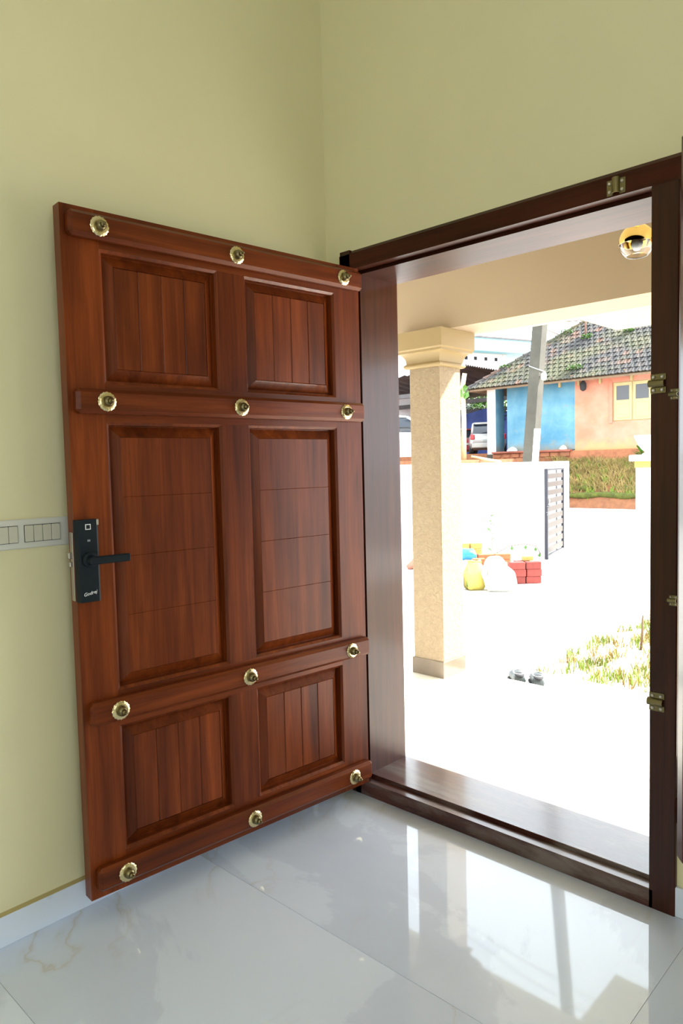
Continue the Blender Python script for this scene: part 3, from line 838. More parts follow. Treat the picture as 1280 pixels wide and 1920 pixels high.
sack('cement_sack', (-3.99, 7.18, -0.45), 0.75, 0.36, 0.28, 0.44, 'sackwhite', 'rounded white sack behind the big white sack', 0.05, False, 4, True)
sack('cement_sack', (-4.21, 6.52, -0.45), 0.75, 0.10, 0.22, 0.30, 'sackwhite', 'small tan sack half hidden left of the yellow sack', 0.0, False, 5)
sack('plastic_bag', (-4.84, 7.72, -0.45), 0.75, 0.34, 0.30, 0.28, 'sackwhite', 'white bag under the blue plastic behind the sacks', 0.0, False, 6, True)
sack('plastic_bag', (-4.84, 7.72, -0.175), 0.75, 0.32, 0.26, 0.17, 'sackblue', 'bright blue plastic bag lying on the white bag', 0.0, False, 9, True)
def block(x, y, z, rz, mat, lab, grp, sx=0.23, sy=0.12, sz=0.11):
    me = BRK.get((mat, sx))
    if me is None: me = BRK[(mat, sx)] = MB().cbox(-sx / 2, sx / 2, -sy / 2, sy / 2, 0, sz, 0.008).mesh('paver_block', mat)
    o = link('paver_block', me, None, (x, y, z), rz)
    return tag(o, lab, 'brick', grp)
BRK = {}
rz = 0.80; ux, uy = math.cos(rz), math.sin(rz)
def bp(a, c_): return (-3.79 + a * ux - c_ * uy, 7.50 + a * uy + c_ * ux)
lay = ['bottom', 'middle', 'top', 'uppermost']
for k in range(3):
    for a, nm in ((0.0, 'left'), (0.245, 'right')):
        x, y = bp(a + 0.01 * (k % 2), 0.0)
        block(x, y, -0.45 + k * 0.111, rz, 'brick', f'dark red block, {lay[k]} course of the stack, {nm} block in front', 'dark red blocks beside the white sack')
    x, y = bp(0.12, 0.15)
    block(x, y, -0.45 + k * 0.111, rz, 'brick', f'dark red block, {lay[k]} course of the stack, rear row', 'dark red blocks beside the white sack')
x, y = bp(0.20, 0.12); block(x, y, -0.45 + 3 * 0.111, rz + 0.1, 'brickyellow', 'yellow paver block lying on top of the dark red stack', None, 0.16, 0.09, 0.07)
def op(a, c_): return (-4.58 + a * ux - c_ * uy, 7.92 + a * uy + c_ * ux)
for k in range(4):
    for q in range(2):
        x, y = op(-0.02 + q * 0.27, 0.0)
        block(x, y, -0.45 + k * 0.089, rz, 'brickorange', f'orange brick in the long stack behind the sacks, course {["one", "two", "three", "four", "five"][k]} from below, {["left", "right"][q]} brick', 'orange bricks behind the sacks', 0.26, 0.13, 0.088)
for k in range(4):
    block(-4.44, 7.46, -0.45 + k * 0.086, rz, 'brickorange', f'orange brick in the short stack above the yellow sack, {["lowest", "second", "third", "topmost"][k]} one', 'orange bricks behind the sacks', 0.19, 0.131, 0.085)
for k, (x, y) in enumerate(((-5.08, 7.98), (-4.93, 8.13))):
    block(x, y, -0.05, rz + 0.15, 'brickyellow', ('left', 'right')[k] + ' yellow block above the blue bag', None, 0.19, 0.111, 0.10)
    for q in range(4):
        block(x, y, -0.45 + 0.1 * q, rz, 'brickyellow', ('left', 'right')[k] + f' yellow block column behind the blue bag, number {["one", "two", "three", "four", "five", "six"][q]} from the ground', 'yellow blocks under the top pair', 0.19, 0.111, 0.10)
def sprig(name, loc, h, n, mat, lab, seed, spread=0.06, lw=0.02, ll=0.10, cat='plant', group=None):
    r = random.Random(seed); e = empty(name, loc); tag(e, lab, cat, group)
    MB().tube([(0, 0, -0.02), (0.01, 0.0, h * 0.5), (0.0, 0.01, h)], [0.008, 0.006, 0.003], 6).build('stem', 'stem', e, True)
    for k in range(n):
        z = h * (0.25 + 0.75 * k / max(1, n - 1)); a = r.uniform(0, 2 * PI); l = ll * r.uniform(0.7, 1.2); w = lw * r.uniform(0.8, 1.2)
        d = Vector((math.cos(a), math.sin(a), 0)); p = Vector((-d.y, d.x, 0)); o = Vector((0, 0, z)); up = Vector((0, 0, 1))
        el = r.uniform(0.3, 1.0)
        q = [o, o + d * l * 0.45 + p * w + up * l * 0.5 * el, o + d * l + up * l * 0.75 * el, o + d * l * 0.45 - p * w + up * l * 0.5 * el, o + d * l * 0.5 + up * (l * 0.5 * el + 0.006)]
        b = MB(); b.add(q, [(0, 1, 4), (1, 2, 4), (2, 3, 4), (3, 0, 4)]); b.build('leaf', mat, e)
    return e
sprig('seedling', (-5.35, 9.3, -0.45), 0.85, 14, 'leaf', 'leafy green seedling rising behind the orange bricks', 11, lw=0.03, ll=0.13)
sprig('seedling', (-6.0, 8.9, -0.45), 1.0, 10, 'leaf', 'narrow green shoot above the yellow blocks', 12, lw=0.018, ll=0.16)
e = empty('fallen_branch', (-5.0, 9.9, -0.45)); tag(e, 'thin arching dry branch on the ground beside the gate', 'branch')
MB().tube([(-0.55, -0.4, 0.0), (-0.45, -0.3, 0.12), (-0.25, -0.15, 0.26), (0.0, 0.0, 0.31), (0.18, 0.1, 0.27), (0.25, 0.15, 0.12)], 0.008, 6).build('twig', 'stem', e, True)
for (t, s_, z_) in ((-0.20, -0.12, 0.27), (0.02, 0.0, 0.29), (0.17, 0.1, 0.25), (0.23, 0.14, 0.14)):
    b = MB(); b.add([(t, s_, z_), (t + 0.025, s_ + 0.02, z_ - 0.04), (t + 0.01, s_, z_ - 0.09), (t - 0.025, s_ - 0.02, z_ - 0.05)], [(0, 1, 2, 3)]); b.build('leaf', 'leaf', e)
tag(MB().tube([(-5.16, 12.0, -0.41), (-5.2, 12.5, -0.40), (-5.26, 13.0, -0.41)], [0.05, 0.055, 0.045], 9).build('palm_stalk', 'bamboo', None, True), 'yellowish dry palm stalk lying on the road outside the gate', 'stalk')
b = MB().tube([(-6.10, 7.75, -0.43), (-5.95, 7.85, -0.30), (-5.75, 7.95, -0.40), (-5.45, 8.15, -0.34)], [0.05, 0.12, 0.07, 0.09], 9)
tag(b.build('clay_fragment', 'clay', None, 40), 'reddish brown clay fragment on the ground left of the pillar', 'clay fragment')
e = empty('water_pot', (-1.86, 2.75, -0.45)); tag(e, 'small round steel pot half hidden behind the pillar foot', 'pot')
MB().lathe([(0.10, 0.0), (0.13, 0.05), (0.15, 0.14), (0.14, 0.22), (0.10, 0.27), (0.075, 0.29), (0.10, 0.31), (0.095, 0.312), (0.07, 0.29)], 20).build('pot_body', 'steel', e, 60)

# utility pole with wires
up_ = empty('utility_pole', (-6.86, 13.5, -0.45)); tag(up_, 'leaning square concrete utility pole with whitewashed foot behind the wall', 'pole')
def taper(z0, z1, x0, x1, w0, w1, name, mat):
    vs = []
    for (x, z, w) in ((x0, z0, w0), (x1, z1, w1)):
        vs += [(x - w, -w, z), (x + w, -w, z), (x + w, w, z), (x - w, w, z)]
    b = MB(); b.add(vs, [(3, 2, 1, 0), (4, 5, 6, 7), (0, 1, 5, 4), (1, 2, 6, 5), (2, 3, 7, 6), (3, 0, 4, 7)])
    return b.build(name, mat, up_)
lean = lambda z: 0.085 * z - 0.135
WH = 2.62
taper(-0.1, 13.2, lean(-0.1), lean(13.2), 0.140, 0.11, 'shaft', 'concrete')
b = MB(); 
def pface(z): return lean(z), 0.140 - 0.03 * (z + 0.1) / 12.1
vs = []
for z in (-0.1, WH):
    x, w = pface(z); vs += [(x + w + 0.004, -w - 0.002, z), (x + w + 0.004, w + 0.002, z), (x + w - 0.02, w + 0.002, z), (x + w - 0.02, -w - 0.002, z)]
b.add(vs, [(0, 1, 5, 4), (1, 2, 6, 5), (2, 3, 7, 6), (3, 0, 4, 7), (4, 5, 6, 7)])
b.build('whitewash', 'whitewall', up_)
MB().cbox(lean(12.9) - 0.75, lean(12.9) + 0.75, -0.20, -0.12, 12.85, 12.95, 0.005).build('cross_arm', 'darkmetal', up_)
x, w = pface(4.05)
MB().tube([(x - w, -w - .01, 4.1), (x + w + .01, -w - .01, 3.98), (x + w + .01, w, 3.95)], 0.012, 6).build('tie_wire', 'shoetrim', up_, True)
MB().lathe([(0.02, -0.12), (0.06, -0.10), (0.065, 0.02), (0.03, 0.06)], 12, (x + w + 0.07, -0.05, 3.86)).build('insulator', 'urn', up_, True)
for k, (dx, lab) in enumerate(((-0.6, 'near power wire running along the road from the pole'), (0.5, 'far power wire running along the road from the pole'))):
    pts = [(-34 + 3 * q, 13.28 + 0.05 * k, (11.22 + 0.13 * min(0, -34 + 3 * q + 6)) if k == 0 else (11.75 + 0.20 * min(0, -34 + 3 * q + 6))) for q in range(19)]
    tag(MB().tube(pts, 0.009, 6).build('power_wire', 'wire', None, True), lab, 'wire', 'wires on the utility pole')

# ---------- old tiled house across the road
HY = 26.5
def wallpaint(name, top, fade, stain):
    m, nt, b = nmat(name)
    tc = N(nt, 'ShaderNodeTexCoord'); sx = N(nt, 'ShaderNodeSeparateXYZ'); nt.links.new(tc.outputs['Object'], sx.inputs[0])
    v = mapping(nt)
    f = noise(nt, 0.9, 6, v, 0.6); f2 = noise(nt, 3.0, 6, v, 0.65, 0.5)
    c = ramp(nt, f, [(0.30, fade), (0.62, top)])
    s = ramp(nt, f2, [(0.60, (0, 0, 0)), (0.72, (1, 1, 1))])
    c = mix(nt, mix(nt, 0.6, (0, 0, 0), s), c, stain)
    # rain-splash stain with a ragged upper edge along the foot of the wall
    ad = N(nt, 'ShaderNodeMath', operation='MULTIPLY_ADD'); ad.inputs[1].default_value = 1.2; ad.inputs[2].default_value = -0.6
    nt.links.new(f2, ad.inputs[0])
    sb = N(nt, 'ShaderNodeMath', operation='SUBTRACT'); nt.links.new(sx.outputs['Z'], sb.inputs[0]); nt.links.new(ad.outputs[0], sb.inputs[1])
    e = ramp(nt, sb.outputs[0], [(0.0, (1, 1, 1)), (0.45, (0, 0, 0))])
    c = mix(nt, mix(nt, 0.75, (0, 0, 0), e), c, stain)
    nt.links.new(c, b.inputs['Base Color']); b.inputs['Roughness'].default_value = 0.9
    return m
M['bluewall'] = wallpaint('faded_blue_limewash', (0.055, 0.17, 0.26), (0.13, 0.27, 0.33), (0.20, 0.18, 0.13))
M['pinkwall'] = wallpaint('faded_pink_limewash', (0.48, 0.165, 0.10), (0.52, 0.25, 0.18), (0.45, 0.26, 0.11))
house = empty('house', (-15.1, HY, 1.85)); tag(house, 'old tiled house with blue and pink walls across the road', 'house')
hx = lambda x: x + 15.1
b = MB(); b.box(0, hx(-11.9), 0, 0.3, 0, 3.1); b.box(0, 0.3, 0.3, 9.2, 0, 3.1); b.build('blue_wall', 'bluewall', house)
W0, W1, WZA, WZB = hx(-10.42), hx(-7.2), 1.06, 2.62
b = MB()
b.box(hx(-11.9), W0, 0, 0.3, -0.04, 3.1); b.box(W1, hx(-4), 0, 0.3, -0.04, 3.1)
b.box(W0, W1, 0, 0.3, -0.04, WZA); b.box(W0, W1, 0, 0.3, WZB, 3.1); b.box(hx(-4.3), hx(-4), 0.3, 9.2, 0, 3.1)
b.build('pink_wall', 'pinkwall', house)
MB().box(W0 - 0.02, W0 + 0.12, -0.035, 0.1, WZA - 0.06, WZB + 0.06).build('window_reveal', plain('brick_pink_reveal', (0.55, 0.17, 0.11), 0.8, var=0.1), house)
wf = MB().box(W0 + 0.12, W1, 0.05, 0.12, WZA, WZB).build('window_frame', 'shutterpaint', house)
npan = 4; pw = (W1 - W0 - 0.16) / npan
for k in range(npan):
    x = W0 + 0.14 + k * pw
    MB().cbox(x + 0.02, x + pw - 0.02, 0.01, 0.06, WZA + 0.03, WZB - 0.03, 0.008).build('shutter_leaf', 'shutterpaint', wf)
    MB().cbox(x + 0.13, x + pw - 0.13, -0.002, 0.02, WZB - 0.72, WZB - 0.16, 0.005).build('pane', 'winglass', wf)
    MB().cbox(x + 0.13, x + pw - 0.13, -0.006, 0.02, WZA + 0.12, WZB - 0.86, 0.012).build('lower_panel', 'shutterpaint', wf)
# pier at the open corner
pr = MB().cbox(hx(-16.14), hx(-15.70), 0.0, 0.75, -0.12, 2.95, 0.02).build('corner_pier', 'farwhite', house)
MB().box(hx(-15.70), hx(-15.692), 0.02, 0.74, -0.1, 2.9).build('blue_side', 'bluewall', pr)
MB().cbox(hx(-16.17), hx(-15.67), -0.03, 0.78, -0.7, -0.10, 0.02).build('pier_foot', 'concrete', pr)
# plinth of laterite blocks
pn = MB().box(hx(-15.7), hx(-4), -0.25, 0.05, -0.75, -0.06).build('plinth', 'laterite', house)
rp = random.Random(9)
lat_me = [MB().cbox(0, 0.43, -0.07, 0.05, 0, 0.21, 0.02).mesh('laterite_block', 'laterite'), MB().cbox(0, 0.38, -0.05, 0.05, 0, 0.20, 0.025).mesh('laterite_block', 'laterite')]
for r_ in range(3):
    x = hx(-15.65) + (0.2 if r_ % 2 else 0)
    while x < hx(-12.4):
        o = link('laterite_block', rp.choice(lat_me), pn, (x, -0.25 + rp.uniform(-0.015, 0.02), -0.74 + r_ * 0.225)); x += 0.46
MB().cbox(hx(-15.7), hx(-11.95), -0.38, -0.1, -0.09, 0.0, 0.02).build('plinth_ledge', plain('red_oxide_ledge', (0.24, 0.07, 0.042), 0.8, var=0.25, vscale=4), house)
MB().cbox(hx(-11.95), hx(-4), -0.10, 0.02, -0.75, -0.04, 0.02).build('ochre_plinth', plain('ochre_plinth_wash', (0.38, 0.20, 0.07), 0.9, var=0.3, vscale=2.2), house)
# rafter ends and hanging lantern
for x in (-12.54, -11.7, -10.79, -9.52):
    MB().cbox(hx(x) - 0.06, hx(x) + 0.06, -0.75, 0.1, 2.86, 3.0, 0.01).build('rafter_end', 'stem', house)
    MB().cbox(hx(x) - 0.05, hx(x) + 0.05, -0.12, -0.02, 2.62, 2.84, 0.01).build('bracket_foot', 'shutterpaint', house)
ln = MB().lathe([(0.03, 0.0), (0.11, 0.06), (0.13, 0.18), (0.12, 0.32), (0.05, 0.42), (0.02, 0.46)], 14, (hx(-11.44), -0.22, 2.36)).build('lantern', 'dark', house, True)
MB().tube([(hx(-11.44), -0.22, 2.80), (hx(-11.44), -0.22, 3.1)], 0.02, 6).build('chain', 'dark', ln, True)
# loose rags and a sack on the ledge
for (x, w_, m_, lab) in ((-14.70, 0.42, 'farwhite', 'white rag bundle lying on the red ledge of the blue wall'), (-12.30, 0.30, 'sackwhite', 'pale stone on the red ledge next to the pink wall'), (-14.05, 0.18, 'clay', 'dark red lump on the ledge of the blue wall')):
    b = MB().lathe([(w_ * 0.5, 0.0), (w_ * 0.52, 0.05), (w_ * 0.35, 0.14), (w_ * 0.12, 0.19), (0.01, 0.2)], 10, (0, 0, 0), 'z', lambda k, i: 1 + 0.15 * math.sin(i * 2.3 + k))
    tag(b.build('rag_bundle', m_, None, True, (x, HY - 0.24, 1.845)), lab, 'bundle')

# hipped roof: eave at y 25.75, hip from the left corner
EY, EZ, EXL, TP = 25.72, 4.70, -16.65, 0.765
PITCH = math.atan(TP)
CN, SN = math.cos(PITCH), math.sin(PITCH)
RD = 5.6                                     # run from eave to ridge
roof = MB()
A = (EXL, EY, EZ); Bp = (-3.4, EY, EZ); Cp = (-3.4, EY + RD, EZ + RD * TP); Dp = (EXL + RD, EY + RD, EZ + RD * TP); Ep = (EXL, EY + 2 * RD, EZ); Fp = (-3.4, EY + 2 * RD, EZ)
O = Vector((-15.1, HY, 1.85))
vs = [Vector(p) - O - Vector((0, 0, 0.04)) for p in (A, Bp, Cp, Dp, Ep, Fp)]
vs2 = [v - Vector((0, 0, 0.08)) for v in vs]
roof.add(vs + vs2, [(0, 1, 2, 3), (0, 3, 4), (4, 3, 2, 5), (1, 5, 2), (9, 8, 7, 6), (10, 9, 6), (11, 8, 9, 10), (0, 6, 7, 1), (4, 10, 6, 0)])
roofo = roof.build('roof', 'stem', house)
def tilemat():
    m, nt, b = nmat('weathered_clay_tile')
    oi = N(nt, 'ShaderNodeObjectInfo')
    tc = N(nt, 'ShaderNodeTexCoord')
    geo = N(nt, 'ShaderNodeNewGeometry')
    n1 = N(nt, 'ShaderNodeTexNoise'); n1.inputs['Scale'].default_value = 0.55; n1.inputs['Detail'].default_value = 5
    nt.links.new(geo.outputs['Position'], n1.inputs['Vector'])
    n2 = N(nt, 'ShaderNodeTexNoise'); n2.inputs['Scale'].default_value = 7; n2.inputs['Detail'].default_value = 5
    nt.links.new(geo.outputs['Position'], n2.inputs['Vector'])
    base = ramp(nt, oi.outputs['Random'], [(0, (0.020, 0.020, 0.021)), (0.6, (0.036, 0.034, 0.033)), (0.85, (0.055, 0.043, 0.037)), (1.0, (0.10, 0.045, 0.028))])
    mf = ramp(nt, n1.outputs['Fac'], [(0.45, (0, 0, 0)), (0.62, (1, 1, 1))])
    mossy = ramp(nt, n2.outputs['Fac'], [(0.35, (0.036, 0.045, 0.014)), (0.65, (0.085, 0.078, 0.034))])
    c = mix(nt, mix(nt, 0.75, (0, 0, 0), mf), base, mossy)
    sp_ = ramp(nt, n2.outputs['Fac'], [(0.68, (0, 0, 0)), (0.74, (1, 1, 1))])
    c = mix(nt, mix(nt, 0.5, (0, 0, 0), sp_), c, (0.20, 0.19, 0.15))
    nt.links.new(c, b.inputs['Base Color']); b.inputs['Roughness'].default_value = 0.85
    return m
M['tile'] = tilemat()
TW, TC = 0.262, 0.335
tb = MB()
prof_ = [(0.0, 0.02), (0.03, 0.045), (0.075, 0.045), (0.11, 0.012), (0.16, 0.008), (0.19, 0.035), (0.225, 0.038), (0.262, 0.012)]
LEN = TC + 0.05
for t0 in (1,):
    vs = []; fs = []; n = len(prof_)
    for (l, dz) in ((0.0, 0.03), (LEN, 0.0)):
        for (x, zz) in prof_: vs.append((x, l, zz + dz))
    for (x, zz) in prof_: vs.append((x, 0.0, zz + 0.005))
    for i in range(n - 1):
        fs.append((i, i + 1, n + i + 1, n + i)); fs.append((2 * n + i, 2 * n + i + 1, i + 1, i))
    tb.add(vs, fs)
tile_me = tb.mesh('roof_tile', 'tile', False)
slots = []
rows = int(RD / CN / TC)
for r_ in range(rows):
    d = r_ * TC; y = EY + d * CN - 0.05; z = EZ + d * SN - 0.02
    xl = EXL + max(0, d * CN) + 0.05
    k = 0
    while True:
        x = xl + k * TW + (0.13 if r_ % 2 else 0.0); k += 1
        if x > -3.7: break
        # how it shows: seen through the doorway between the pole side and the right jamb
        P_ = Vector((x, y, z)) - CAM; dep_ = P_.dot(FV)
        px = 640 + 1351.4 * P_.dot(RV) / dep_; py = 960 - 1351.4 * P_.dot(UV) / dep_
        vis = 868 < px < 1232 and py > 598
        slots.append((0 if vis else 1, r_, x, y, z))
slots.sort()
rt = random.Random(21)
rest = MB()
mt0 = Matrix.Rotation(PITCH, 4, 'X')
for i, (v_, r_, x, y, z) in enumerate(slots):
    mt = Matrix.Translation(Vector((x, y, z)) - O) @ mt0 @ Matrix.Rotation(rt.uniform(-0.02, 0.02), 4, 'Z') @ Matrix.Translation((0, 0, rt.uniform(-0.004, 0.012)))
    if i < 300:
        o = link('roof_tile', tile_me, roofo); o.matrix_local = mt
    else:
        vs = [mt @ v.co for v in tile_me.vertices]
        rest.add(vs, [tuple(p.vertices) for p in tile_me.polygons])
ro = rest.build('roof_tiles', 'tile', roofo); ro['kind'] = 'stuff'
# ridge tiles down the hip
hipd = Vector((1, 1, TP)).normalized()
for k in range(22):
    p0 = Vector(A) + hipd * (k * 0.42) - O; p1 = p0 + hipd * 0.46
    b = MB(); b.tube([p0 + Vector((0, 0, 0.02)), p1 + Vector((0, 0, -0.01))], [0.13, 0.11], 10)
    b.build('hip_tile', 'tile', roofo)
# pipe bracket on the roof
ms = empty('roof_pipe', (-12.33, 28.45, 6.62)); tag(ms, 'rusty pipe bracket standing on the tiled roof', 'pipe')
MB().tube([(0, 0, -0.05), (0, 0, 0.86), (-0.05, 0.0, 0.9)], 0.035, 8).build('upright', 'rust', ms, True)
MB().tube([(0.0, 0, 0.88), (-0.6, 0.05, 0.93), (-1.2, 0.0, 0.98), (-1.8, 0.02, 0.98)], 0.022, 7).build('arm', 'stem', ms, True)
def weed(loc, r0, n, lab, seed, mat='leaf', cat='weed'):
    r = random.Random(seed); vs = []; fs = []
    for _ in range(n):
        a = r.uniform(0, 2 * PI); rr = r0 * r.random() ** 0.5; x, y = rr * math.cos(a), rr * math.sin(a) * 0.6
        z = r.uniform(0, r0 * 0.9) * (1 - 0.5 * rr / r0); l = r.uniform(0.05, 0.11); t = r.uniform(0, 6.28); e = r.uniform(-0.3, 0.8)
        d = Vector((math.cos(t), math.sin(t), e)) * l; q = Vector((-math.sin(t), math.cos(t), r.uniform(-.4, .4))) * l * 0.4
        c_ = Vector((x, y, z)); k = len(vs); vs += [c_, c_ + d * 0.5 + q, c_ + d, c_ + d * 0.5 - q]; fs.append((k, k + 1, k + 2, k + 3))
    b = MB(); b.add(vs, fs)
    e_ = empty('roof_weed', loc); tag(e_, lab, cat)
    b.build('foliage', mat, e_); MB().tube([(0, 0, -0.08), (0, 0, r0 * 0.5)], 0.012, 5).build('stem', 'stem', e_)
def onroof(x, y): return (x, y, EZ + (y - EY) * TP + 0.03)
weed(onroof(-11.74, 26.2), 0.34, 160, 'bright green weed at the roof eave above the colour change', 31)
weed(onroof(-12.15, 28.2), 0.28, 110, 'green weed at the foot of the roof pipe', 32)
weed(onroof(-10.35, 28.25), 0.22, 80, 'small green weed high on the dark roof', 33)
weed(onroof(-15.4, 26.85), 0.30, 120, 'mossy weed low on the left roof hip', 34)
weed(onroof(-14.4, 27.85), 0.28, 110, 'mossy weed halfway up the left roof hip', 35)
weed(onroof(-13.35, 28.75), 0.35, 120, 'mossy weed high on the left roof hip near the pipe', 36)

# ---------- bank below the house
rb = random.Random(13)
bb = [(rb.uniform(-15, -4), rb.uniform(24.6, 26.4), rb.uniform(0.2, 0.7), rb.uniform(-0.08, 0.18)) for _ in range(70)]
def bankz(x, y):
    t = (y - 24.0) / 2.4
    if y < 24.25: z = -0.47
    else: z = -0.30 + 1.55 * min(1, (y - 24.25) / 2.15) ** 0.8
    return z + (sum(h * math.exp(-((x - a) ** 2 + (y - c_) ** 2) / (r * r)) for a, c_, r, h in bb) if y > 24.4 else 0)
hf('bank', -16, 4, 23.9, 26.45, 90, 26, bankz, 'redsoil', 'red earth bank between the road and the house')
for (y, z, h, lab) in ((24.46, -0.02, 0.17, 'lower mossy kerb line at the foot of the bank'), (24.82, 0.22, 0.20, 'upper dark mossy kerb line on the bank')):
    pts = [(-14 + 0.5 * q, y + 0.06 * math.sin(q * 0.9) + (0.25 * max(0, (q - 11)) * 0.1 if z < -0.2 else 0), z + h * 0.35 + 0.03 * math.sin(q * 1.7)) for q in range(16)]
    struct(MB().tube(pts, [h * (0.62 + 0.16 * math.sin(q * 2.1) + 0.14 * math.sin(q * 0.9 + y * 9)) for q in range(16)], 9).build('mossy_kerb', 'moss', None, True), lab)
regb = lambda r: (r.uniform(-13.2, -6.5), 24.45 + 1.85 * r.random() ** 0.8)
blades(11000, regb, bankz, (0.10, 0.40), (0.008, 0.018), 1.1, 'drygrass', 'dry_grass', 'straw coloured dry grass covering the bank below the house', 700, 41)
blades(3600, regb, bankz, (0.08, 0.30), (0.010, 0.022), 0.9, 'grass', 'grass', 'green grass among the straw on the bank below the house', 160, 42)
sprig('bank_shrub', (-9.0, 26.0, 1.1), 0.65, 22, 'leaf', 'dark leafy shrub on the bank beside the gate pillar cap', 51, lw=0.09, ll=0.30, cat='shrub')
sprig('bank_shrub', (-12.0, 25.0, 0.25), 0.45, 14, 'leaf', 'bluish green leafy weed at the left of the bank', 52, lw=0.07, ll=0.26, cat='shrub')

# ---------- car shed with cars
shd = empty('car_shed', (-20.6, 31.0, 1.5)); tag(shd, 'open car shed with a dark corrugated roof left of the house', 'shed')
def corr(x0, z0, x1, z1, name):
    n = 60; vs = []; fs = []
    for j, (y, dz) in enumerate(((0.0, 0.0), (7.0, -0.9))):
        for i in range(n + 1):
            t = i / n
            vs.append((x0 + (x1 - x0) * t, y, z0 + (z1 - z0) * t + 0.05 * math.sin(i * 2.2) + dz))
    for i in range(n): fs.append((i, i + 1, n + 2 + i, n + 1 + i))
    vs += [(v[0], v[1], v[2] - 0.02) for v in vs]; m_ = 2 * (n + 1)
    for i in range(n): fs.append((m_ + n + 1 + i, m_ + n + 2 + i, m_ + i + 1, m_ + i)); fs.append((i, m_ + i, m_ + i + 1, i + 1))
    b = MB(); b.add(vs, fs); b.build(name, 'corr', shd)
corr(-12.5, 4.55, 0.2, 5.20, 'roof_sheet'); corr(0.2, 5.20, 3.2, 4.45, 'roof_sheet')
for y in (0.3, 3.4, 6.7): MB().cbox(-12.5, 3.1, y, y + 0.15, 3.75 - 0.1 * y, 4.0 - 0.1 * y, 0.01).build('tie_beam', 'corr', shd)
for x in (-12.0, -6.0, -0.3, 3.0):
    for y in (0.3, 6.7): MB().tube([(x, y, -0.1), (x, y, 4.3 - 0.1 * y)], 0.08, 8).build('post', 'corr', shd, True)
b = MB(); n = 40; vs = []; fs = []
for i in range(n + 1):
    for (z, a) in ((0.3, 0.12), (2.0, 0.08), (3.15, 0.03)):
        vs.append((-12.5 + 15.6 * i / n, 6.55 + a * math.sin(i * 1.9), z + 0.12 * math.sin(i * 0.8) * (1 if z > 3 else 0)))
for i in range(n):
    for k in range(2): fs.append((i * 3 + k, i * 3 + 3 + k, i * 3 + 4 + k, i * 3 + 1 + k))
b.add(vs, fs); b.build('blue_tarpaulin', 'tarp', shd, True)
struct(MB().box(-30, -15.8, 26.8, 38, 1.5, 1.8).build('shed_slab', 'redsoil'), 'earth floor of the car shed')

def car(loc, rz, paint, lab, s=1.0):
    e = empty('car', loc, rz); tag(e, lab, 'car')
    def loft(sec, name, mat, parent=e, smooth=50):
        vs = []; fs = []; n = 8
        for (x, w, z0, z1) in sec:
            for (yy, zz) in ((-w * .92, z0), (-w, z0 + (z1 - z0) * .35), (-w * .97, z0 + (z1 - z0) * .8), (-w * .86, z1), (w * .86, z1), (w * .97, z0 + (z1 - z0) * .8), (w, z0 + (z1 - z0) * .35), (w * .92, z0)):
                vs.append((x * s, yy * s, zz * s))
        for k in range(len(sec) - 1):
            for i in range(n):
                j = (i + 1) % n; fs.append((k * n + i, k * n + j, k * n + n + j, k * n + n + i))
        fs += [tuple(range(n)), tuple(len(vs) - n + i for i in range(n))]
        b = MB(); b.add(vs, fs); b.fix = True
        return b.build(name, mat, parent, smooth)
    loft([(-1.85, .70, .35, .80), (-1.80, .80, .28, .92), (-1.2, .85, .22, .97), (0.0, .86, .20, .95), (0.9, .85, .22, .92), (1.5, .80, .25, .80), (1.80, .68, .32, .66)], 'body', paint)
    loft([(-1.72, .74, .88, .95), (-1.45, .70, .88, 1.36), (-1.25, .68, .88, 1.44), (-0.2, .67, .88, 1.46), (0.35, .66, .88, 1.40), (1.05, .72, .86, .92)], 'windows', 'glassdark')
    loft([(-1.50, .62, 1.37, 1.42), (-1.25, .66, 1.40, 1.47), (-0.2, .65, 1.42, 1.50), (0.28, .62, 1.39, 1.44)], 'roof_panel', paint)
    for q in (-1, 1):
        MB().tube([(-1.70 * s, q * .70 * s, .93 * s), (-1.42 * s, q * .655 * s, 1.40 * s)], 0.045 * s, 6).build('pillar', paint, e, True)
        MB().tube([(0.98 * s, q * .70 * s, .92 * s), (0.30 * s, q * .645 * s, 1.41 * s)], 0.035 * s, 6).build('pillar', paint, e, True)
        MB().tube([(-0.45 * s, q * .73 * s, .92 * s), (-0.45 * s, q * .66 * s, 1.43 * s)], 0.035 * s, 6).build('pillar', paint, e, True)
        MB().cbox(-1.90 * s, -1.68 * s, (q * .70 - .10) * s, (q * .70 + .10) * s, .66 * s, .90 * s, .03 * s).build('tail_light', 'taillight', e)
        for x in (-1.15, 1.15):
            MB().lathe([(.20 * s, -.09 * s), (.29 * s, -.09 * s), (.30 * s, -.06 * s), (.30 * s, .06 * s), (.29 * s, .09 * s), (.20 * s, .09 * s)], 20, (x * s, q * .74 * s, .30 * s), 'y').build('wheel', 'tyre', e, 40)
    MB().cbox(-1.90 * s, -1.80 * s, -.72 * s, .72 * s, .28 * s, .50 * s, .03 * s).build('bumper', paint, e)
    MB().cbox(-1.885 * s, -1.84 * s, -.24 * s, .24 * s, .56 * s, .66 * s, .005 * s).build('number_plate', 'shoetrim', e)
    return e
car((-18.45, 30.15, 1.80), math.radians(124), 'cars', 'silver hatchback seen from behind, parked in the shed beside the pier', 1.08)
car((-22.6, 33.4, 1.80), math.radians(140), 'carr', 'dark red car parked behind the silver hatchback', 1.05)
car((-13.2, 16.3, 1.42), math.radians(41), 'carw', 'white car seen above the wall left of the porch pillar', 1.05)
ps = empty('timber_post', (-12.98, 19.85, 1.5)); tag(ps, 'pale rough timber post right beside the porch pillar, before the shed', 'post')
